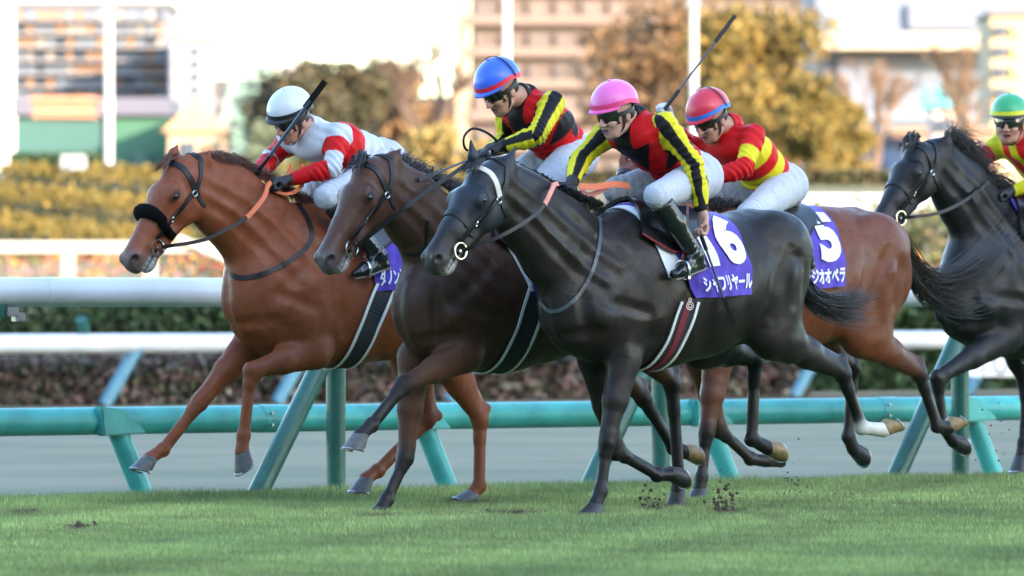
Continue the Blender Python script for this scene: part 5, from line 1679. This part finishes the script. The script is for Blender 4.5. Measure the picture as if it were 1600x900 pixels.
    mesh_obj('breeches', V, Fc, mat('white_breeches', (.47, .485, .53), .65, bump=.6, bscale=28, spec=.2, noise=.06, nscale=12), body, True)
    # ---- boots
    for (hp, kn, an, s_), (a_, tf) in zip(legs, toes):
        G = SDF(); a = lerp(kn, an, .12)
        G.seg(a, lerp(kn, an, .45), .064, .062, k=.02); G.seg(lerp(kn, an, .45), an, .060, .042, k=.02)
        heel = an - tf * .035 + np.array([0, 0, -.060]); ball = an + tf * .10 + np.array([0, 0, -.062])
        G.seg(an, heel, .040, .030, k=.02); G.seg(heel, ball, .030, .034, .030, .040, k=.02); G.seg(ball, ball + tf * .06, .032, .022, .038, .028, k=.02)
        G.seg(an, ball, .038, .030, k=.03)
        d = unit(an - kn); bh = unit(ball - heel); nd_ = unit(np.array([0, 0, -1.]) + bh * bh[2])
        def post3(F, X, Y, Z):
            F = np.maximum(F, -((X - a[0]) * d[0] + (Y - a[1]) * d[1] + (Z - a[2]) * d[2]))
            s = (X - an[0]) * d[0] + (Y - an[1]) * d[1] + (Z - an[2]) * d[2]
            F = F - .0025 * np.exp(-(s + .03) ** 2 / .003) * np.sin(s * 210)
            return np.maximum(F, (X - heel[0]) * nd_[0] + (Y - heel[1]) * nd_[1] + (Z - heel[2]) * nd_[2] - .026)
        G.grid(.006, post3); V, Fc = G.mesh()
        bo = mesh_obj('boot', V, Fc, mat('boot_leather', (.010, .012, .012), .22, coat=.4, bump=.2, bscale=40), body, True)
        sol = MB(); n_ = unit(np.cross(tf, (0, 1, 0))); n_ = n_ if n_[2] < 0 else -n_
        sol.ribbon([heel - tf * .03 + n_ * .026, heel + tf * .05 + n_ * .027, ball + n_ * .030, ball + tf * .07 + n_ * .026], [n_] * 4, .06, .008, [.045, .05, .070, .04])
        sol.build('sole', mat('boot_sole', (.20, .17, .12), .7), bo)
        if h is not None:
            stirrup(h, lerp(pv, kn, .35) * np.array([1, 0, 1]) + np.array([.03, s_ * .20, -.13]), ball + np.array([0, 0, -.045]), tf)
    # ---- gloves
    for i, (nm, a, b_, c) in enumerate(arms):
        gl = sp.get('glove' + nm)
        if gl is None: continue
        hd_ = sp['hand' + nm]
        G = SDF(); add_hand(G, c, hd_[0], hd_[1], hd_[2], inf=.0022); G.seg(c - unit(c - b_) * .02, c + unit(hd_[0]) * .01, .034, .030, k=.01)
        G.grid(.005); V, Fc = G.mesh()
        mesh_obj('glove', V, Fc, mat('glove_' + sp['key'], gl, .6, bump=.3, bscale=150), body, True)
    # ---- helmet
    hm_, band, peak = sp['helmet']
    cap = MB(); n = 40; m = 14; fc = Q(-.010, 0, .060)
    def hp_(th, ph, o=0.0):
        r = np.array([.138 + o, .115 + o, .120 + o]); cz = math.sin(ph)
        lowf = 0.0
        return fc + f * r[0] * math.cos(ph) * math.cos(th) + l * r[1] * math.cos(ph) * math.sin(th) + u * (r[2] * cz)
    ring = []
    for i in range(m + 1):
        ph0 = math.pi / 2 * (1 - i / m)
        for k in range(n):
            th = 2 * math.pi * k / n
            low = -.02 - .42 * max(0, -math.cos(th)) ** 1.0
            ph = math.pi / 2 + (low - math.pi / 2) * (i / m)
            cap.v.append(tuple(hp_(th, ph)))
    for i in range(m):
        for k in range(n): cap.f.append((i * n + k, i * n + (k + 1) % n, (i + 1) * n + (k + 1) % n, (i + 1) * n + k))
    # turned-in rim
    k0 = m * n
    for k in range(n):
        th = 2 * math.pi * k / n; low = -.02 - .42 * max(0, -math.cos(th))
        cap.v.append(tuple(hp_(th, low, -.022)))
    for k in range(n): cap.f.append((k0 + k, k0 + (k + 1) % n, k0 + n + (k + 1) % n, k0 + n + k))
    ho = cap.build('helmet', mat('cap_' + sp['key'], hm_, .38, bump=.12, bscale=18, noise=.06, nscale=10, sheen=.2, coat=.15), body, True)
    b = MB(); Pp = [hp_(2 * math.pi * k / 40, +.08 - .38 * max(0, -math.cos(2 * math.pi * k / 40)), .002) for k in range(41)]
    Nn = [unit(p - fc) for p in Pp]; b.ribbon(Pp, Nn, .024, .003); b.build('cap_band', mat('band_' + sp['key'], band, .5), ho)
    b = MB()
    for j in range(2):
        for i in range(17):
            th = -1.15 + 2.3 * i / 16
            p = hp_(th, .0, 0); fw = f * .026 * math.cos(th * 1.2) ** .8 * (1 if j else 0) + u * (-.012 if j else 0)
            b.v.append(tuple(p + fw)); b.v.append(tuple(p + fw - u * .006))
    for i in range(16):
        a0, a1, c0, c1 = 2 * i, 2 * i + 2, 34 + 2 * i, 36 + 2 * i
        b.f += [(a0, a1, c1, c0), (a0 + 1, c0 + 1, c1 + 1, a1 + 1), (c0, c1, c1 + 1, c0 + 1)]
    b.build('peak', mat('peak_' + sp['key'], peak, .5), ho, True)
    b = MB(); b.tube([hp_(0, 1.57, -.001), hp_(0, 1.57, .006)], .008, 8); b.build('button', mat('cap_' + sp['key'], hm_, .4), ho, True)
    if sp.get('capstrap'):
        b = MB(); Pp = [hp_(1.45 * math.cos(math.pi * k / 24) * 0 + (1.75 if k < 12 else 1.75 - math.pi) , (math.pi / 2) * (k / 12 if k < 12 else (24 - k) / 12) - .1, .003) for k in range(25)]
        Pp = [fc + (f * (-.035) + l * .115 * math.cos(math.pi * k / 24) + u * .120 * math.sin(math.pi * k / 24)) * 1.03 for k in range(25)]
        b.ribbon(Pp, [unit(p - fc) for p in Pp], .009, .003); b.build('elastic_cord', LEATHER(), ho)
    # ---- goggles
    lens = MB(); nn = 24
    for j, (uu, rr2) in enumerate(((-.034, .004), (-.012, .013), (.012, .015), (.034, .010))):
        for i in range(nn + 1):
            th = -1.05 + 2.1 * i / nn
            dip = .012 * math.exp(-(th / .13) ** 2) if j == 0 else 0
            lens.v.append(tuple(Q(.0 + (.094 + rr2) * math.cos(th), (.080 + rr2 * .7) * math.sin(th), uu + dip)))
    for j in range(3):
        for i in range(nn): lens.f.append((j * (nn + 1) + i, j * (nn + 1) + i + 1, (j + 1) * (nn + 1) + i + 1, (j + 1) * (nn + 1) + i))
    go = lens.build('goggles', mat('goggle_lens', (.012, .011, .010), .07, spec=.9, coat=.5), body, True)
    b = MB()
    for uu, rr2 in ((-.036, .006), (.037, .012)):
        b.tube([Q((.094 + rr2) * math.cos(t), (.080 + rr2 * .7) * math.sin(t), uu + (.012 * math.exp(-(t / .13) ** 2) if uu < 0 else 0)) for t in [-1.08 + 2.16 * i / 24 for i in range(25)]], .0042, 6)
    b.build('frame', LEATHER(), go, True)
    b = MB(); Pp = [Q(.104 * math.cos(t), .088 * math.sin(t), .010) for t in [1.02 + (2 * math.pi - 2.04) * i / 30 for i in range(31)]]
    Pp = [p + unit(p - Q(0, 0, .01)) * .004 for p in Pp]
    b.ribbon(Pp, [unit(p - Q(0, 0, .01)) for p in Pp], .022, .003); b.build('goggle_strap', LEATHER(), go)
    # chin strap
    b = MB(); Pp = catmull([Q(.012, .084, .0), Q(.030, .070, -.065), Q(.060, .035, -.118), Q(.068, 0, -.124), Q(.060, -.035, -.118), Q(.030, -.070, -.065), Q(.012, -.084, .0)], 5)
    b.ribbon(Pp, [unit(p - Q(.02, 0, -.03)) for p in Pp], .014, .004); b.build('chin_strap', LEATHER(), ho)
    # hair at the nape
    G = SDF(); G.ell(Q(-.045, 0, -.012), (.062, .074, .048), k=.01, M=M); G.grid(.006); V, Fc = G.mesh()
    mesh_obj('hair', V, Fc, mat('dark_hair', (.012, .010, .009), .6, bump=.6, bscale=200), body, True)
    return body, P, Q

def silk_cols(kind, V, P, arms, pv, shm, ax, dn):
    BLK, RED, YEL, WHT = np.array([.010, .009, .010]), np.array([.58, .008, .010]), np.array([.66, .56, .02]), np.array([.52, .545, .60])
    n = len(V)
    tt = (V - pv) @ ax / np.linalg.norm(shm - pv)
    lat = V[:, 1] - (pv[1] + (shm[1] - pv[1]) * tt)
    # arm assignment
    dT = np.full(n, 9.)
    q = V - (pv + np.clip(tt, 0, 1)[:, None] * (shm - pv)); dT = np.sqrt((q[:, 0] ** 2 + q[:, 2] ** 2) / .115 ** 2 + q[:, 1] ** 2 / .165 ** 2) * .13
    best = dT + .0; arm = np.zeros(n, int); at = np.zeros(n); ang = np.zeros(n)
    for i, (nm, a, b, c) in enumerate(arms):
        L1, L2 = np.linalg.norm(b - a), np.linalg.norm(c - b)
        for (p, q2, l0, l1) in ((a, b, 0, L1), (b, c, L1, L1 + L2)):
            d = (q2 - p) / np.linalg.norm(q2 - p); t = np.clip((V - p) @ d, -.02 if l0 == 0 else 0, np.linalg.norm(q2 - p))
            r = V - (p + t[:, None] * d); dist = np.linalg.norm(r, axis=1)
            lim = dist * 1.75 + (.03 if l0 == 0 else 0) * np.clip(1 - t / .12, 0, 1)
            m = lim < best
            best[m] = lim[m]; arm[m] = i + 1; at[m] = ((l0 + t) / (L1 + L2))[m]
            e1 = unit(np.cross(d, np.array([0, 1., 0.]))); e2 = np.cross(d, e1)
            ang[m] = np.arctan2(r @ e2, r @ e1)[m]
    C = np.zeros((n, 3))
    body = arm == 0
    def put(m, c): C[m] = c
    if kind == 'sash':
        put(slice(None), BLK)
        w = .042
        front = ((V - pv - tt[:, None] * (shm - pv)) @ dn) > 0
        x = np.abs(lat); up = tt
        put(body & (np.abs(x - .17 * np.clip(up - .42, -1, 1) / .5) < .055) & (up > .35), RED)
        put(body & (np.abs(x - .17 * np.clip(.50 - up, -1, 1) / .34) < .058) & (up <= .55), RED)
        put(body & (up < .52) & (up > .24) & front, RED)
        put(body & (up > 1.02) & (x > .06), RED)
        sl = ~body
        for i in (1, 2):
            m = arm == i; off = SASH_OFF[i - 1]
            ph = (ang - off + math.pi) % (2 * math.pi) - math.pi
            put(m & (np.abs(((ph + math.pi * 2 / 6 * .5) % (2 * math.pi / 3)) - .75) < .56) & (at < .93), YEL)
    elif kind == 'whitered':
        put(slice(None), WHT)
        put(body & (tt > .50) & (tt < .82), RED)
        put((~body) & (at > .10) & (at < .29), RED); put((~body) & (at > .50), RED)
    elif kind == 'redyellow':
        put(slice(None), RED)
        put(body & (tt > .30) & (tt < .47), YEL); put(body & (tt > .66) & (tt < .84), YEL)
        put((~body) & (at > .24) & (at < .44), YEL)
    else:
        put(slice(None), YEL)
        put(body & (lat > -.085 + (1 - tt) * .10), RED); put(body & (np.abs(lat - .02 - (1 - tt) * .12) < .028), YEL)
        put((~body) & (at > .20) & (at < .46), RED); put(body & (tt < .28), RED)
    return C
SASH_OFF = (0.0, 0.0)

def whip(label, a, b, th=1.0, col=(.012, .012, .014)):
    a, b = Vector(a), Vector(b); o = empty('whip', a); tag(o, label, 'whip')
    d = b - a; k = MB(); k.tube([(0, 0, 0), d * .22], .011, 8); k.build('handle', LEATHER(), o, True)
    k = MB(); k.tube([d * .22, d * .8], [.0065 * th, .0055 * th ** 2], 8); k.build('shaft', mat('whip_shaft', col, .4), o, True)
    k = MB(); n = d.normalized(); s_ = n.cross(Vector((0, 1, 0))).normalized(); k.ribbon([d * .72, d * .9, d], [Vector((0, -1, 0))] * 3, .024 * th, .008 * th); k.build('flap', LEATHER(), o)
    k = MB(); k.tube([d * -.01, d * .01], .016, 8); k.build('cap', mat('whip_cap', (.5, .5, .48), .4), o, True)
    return o
def fw(fr, p): return fr.O + fr.F * float(p[0]) + fr.S * float(p[1]) + Vector((0, 0, float(p[2])))

# pink cap, horse 16
J3 = rider(dict(key='pink', frame=fr3, horse=H3, label='rider in a pink helmet, right arm low with a whip, crouched on the hooded horse', silk='sash',
    collar=(.014, .012, .014), helmet=((.80, .13, .42), (.72, .04, .16), (.80, .10, .35)), head=(R(-2), R(-18), R(0)), mouth=.8,
    j=dict(head=(962, 178, 0), neck=(996, 184, 0), pelvis=(1078, 272, 0), shN=(1038, 196, .18), shF=(950, 208, -.17), elN=(1084, 256, .27), wrN=(1098, 332, .32),
           elF=(906, 250, -.24), wrF=(893, 286, -.10), knN=(1026, 306, .30), anN=(1086, 398, .32), knF=(962, 296, -.27), anF=(1010, 395, -.31)),
    handN=((.0, .05, -1), (1, 0, -.1), (.2, .9, 0)), handF=((.8, .3, -.5), (0, .2, -1), (.2, 1, 0)), gloveF=(.02, .015, .015), skin=(.55, .30, .22)))
p = J3[1]['wrN']
whip('black and steel whip held low by the rider in the pink helmet', W(1094, 372, 39.0) if False else fw(fr3, p + np.array([.03, 0, -.085])), fw(fr3, fr3.loc(1146, 508, .36)), col=(.05, .07, .10))
# blue cap
J2 = rider(dict(key='blue', frame=fr2, horse=H2, label='rider in a blue helmet crouched over the black-maned bay horse', silk='sash',
    collar=(.014, .012, .014), helmet=((.02, .12, .66), (.70, .02, .05), (.03, .13, .60)), head=(R(-4), R(-32), R(0)), mouth=.2, capstrap=True,
    j=dict(head=(782, 141, 0), neck=(822, 150, 0), pelvis=(885, 238, 0), shN=(862, 164, .18), shF=(795, 172, -.17), elN=(838, 214, .27), wrN=(784, 229, .10),
           elF=(790, 222, -.22), wrF=(764, 236, -.06), knN=(835, 300, .30), anN=(880, 395, .32), knF=(792, 290, -.27), anF=(820, 395, -.31)),
    handN=((1, -.3, -.2), (0, .1, -1), (.1, 1, .1)), handF=((1, .2, -.2), (0, .1, -1), (0, 1, 0)), gloveN=(.012, .012, .013), gloveF=(.012, .012, .013)))
p = J2[1]['wrN']
whip('black whip pointing forward and down from the glove of the rider in the blue helmet', fw(fr2, p + np.array([.10, 0, -.03])), fw(fr2, fr2.loc(655, 281, .10)))
# white cap
J1 = rider(dict(key='white', frame=fr1, horse=H1, label='grinning rider in a white helmet and white silks with red bands on the chestnut', silk='whitered',
    collar=(.65, .67, .70), helmet=((.58, .61, .65), (.012, .012, .014), (.02, .02, .022)), head=(R(8), R(-28), R(-8)), mouth=1.0,
    j=dict(head=(455, 186, 0), neck=(492, 200, 0), pelvis=(590, 252, 0), shN=(530, 212, .18), shF=(456, 218, -.17), elN=(519, 262, .25), wrN=(452, 281, .10),
           elF=(424, 248, -.28), wrF=(398, 272, -.10), knN=(510, 308, .29), anN=(592, 398, .31), knF=(490, 300, -.27), anF=(560, 395, -.31)),
    handN=((1, -.1, -.1), (0, .1, -1), (.1, 1, .1)), handF=((.8, .6, -.2), (0, .1, -1), (.3, 1, .3)), gloveN=(.02, .02, .022), gloveF=(.02, .02, .022)))
whip('thick black whip held upright across the face of the rider in the white helmet', fw(fr1, fr1.loc(397, 276, .02)), fw(fr1, fr1.loc(508, 127, .50)), 1.5)
# red cap
J4 = rider(dict(key='red', frame=fr4, horse=H4, label='rider in a red helmet and red silks with yellow hoops on the bay numbered 5', silk='redyellow',
    collar=(.55, .01, .012), helmet=((.62, .015, .04), (.03, .16, .55), (.55, .012, .03)), head=(R(0), R(-30), R(0)), mouth=.1, capstrap=True,
    j=dict(head=(1110, 186, 0), neck=(1144, 196, 0), pelvis=(1214, 286, 0), shN=(1176, 214, .18), shF=(1112, 224, -.17), elN=(1163, 264, .26), wrN=(1106, 280, .12),
           elF=(1085, 235, -.33), wrF=(1048, 192, -.24), knN=(1168, 336, .30), anN=(1258, 400, .33), knF=(1110, 306, -.27), anF=(1150, 400, -.31)),
    handN=((1, -.1, -.1), (0, .1, -1), (.1, 1, .1)), handF=((.4, .0, .9), (1, 0, -.2), (0, 1, 0)), gloveF=(.6, .6, .6)))
whip('long black whip raised high behind the rider in the pink helmet', fw(fr4, fr4.loc(1036, 174, -.20)), fw(fr4, fr4.loc(1149, 24, -.02)))
# green cap
J5 = rider(dict(key='green', frame=fr5, horse=H5, label='rider in a green helmet and yellow silks with a red sash at the right edge', silk='yellowred',
    collar=(.60, .55, .03), helmet=((.015, .34, .12), (.66, .64, .03), (.02, .02, .02)), head=(R(30), R(-8), R(0)), mouth=.1,
    j=dict(head=(1578, 192, 0), neck=(1594, 226, 0), pelvis=(1660, 290, 0), shN=(1642, 222, .18), shF=(1566, 226, -.17), elN=(1640, 275, .26), wrN=(1580, 300, .10),
           elF=(1522, 256, -.24), wrF=(1524, 284, -.06), knN=(1630, 318, .30), anN=(1700, 400, .32), knF=(1586, 308, -.25), anF=(1640, 400, -.31)),
    handN=((1, -.1, -.1), (0, .1, -1), (.1, 1, .1)), handF=((.8, .2, -.4), (0, .1, -1), (.3, 1, .3)), gloveN=(.015, .015, .015), gloveF=(.015, .015, .015)))
# ------------------------------------------------------------------ kicked-up turf
def clods(px, py, d, n, spread, label, seed, size=.012, up=.06):
    g = np.random.default_rng(seed); o = W(px, py, d); b = MB()
    for i in range(n):
        c = np.array([g.normal(0, spread), g.normal(0, spread * .6), abs(g.normal(0, up))]); r = size * g.uniform(.3, 1.3)
        k = len(b.v); P = g.normal(0, 1, (6, 3)); 
        P = np.array([[1, 0, 0], [-1, 0, 0], [0, 1, 0], [0, -1, 0], [0, 0, 1], [0, 0, -1]]) * g.uniform(.5, 1.2, (6, 1)) * r + c
        b.v += [tuple(p) for p in P]
        b.f += [tuple(k + q for q in t) for t in ((0, 2, 4), (2, 1, 4), (1, 3, 4), (3, 0, 4), (2, 0, 5), (1, 2, 5), (3, 1, 5), (0, 3, 5))]
    m = b.build('turf_clods', mat('soil_clod', (.085, .055, .038), .95)); m.location = o
    tag(m, label, 'clods', kind='stuff')
def gpx(px, py): return FPX * CAMZ / (py - HOR)
clods(1132, 797, gpx(0, 799), 60, .045, 'brown turf clods thrown up right of the planted black leg', 1)
clods(1018, 792, gpx(0, 796), 24, .035, 'dark turf clods by the near-black horse folded foreleg', 2)
clods(1232, 772, 41.0, 26, .05, 'a few dark specks of turf flying below the raised hind hooves', 3, .008, .10)
clods(1570, 720, 43.0, 40, .18, 'specks of turf flying at the far right edge', 4, .007, .22)
clods(125, 825, gpx(0, 826), 40, .045, 'small brown divot in the grass at the lower left', 5, .012, .012)
clods(800, 803, gpx(0, 804), 50, .10, 'torn brown turf between the two middle horses', 6, .010, .010)
clods(45, 800, gpx(0, 801), 20, .05, 'tiny divot at the left edge of the grass', 7, .008, .008)
clods(1380, 790, gpx(0, 792), 24, .10, 'scattered soil crumbs on the right side of the grass', 8, .007, .012)
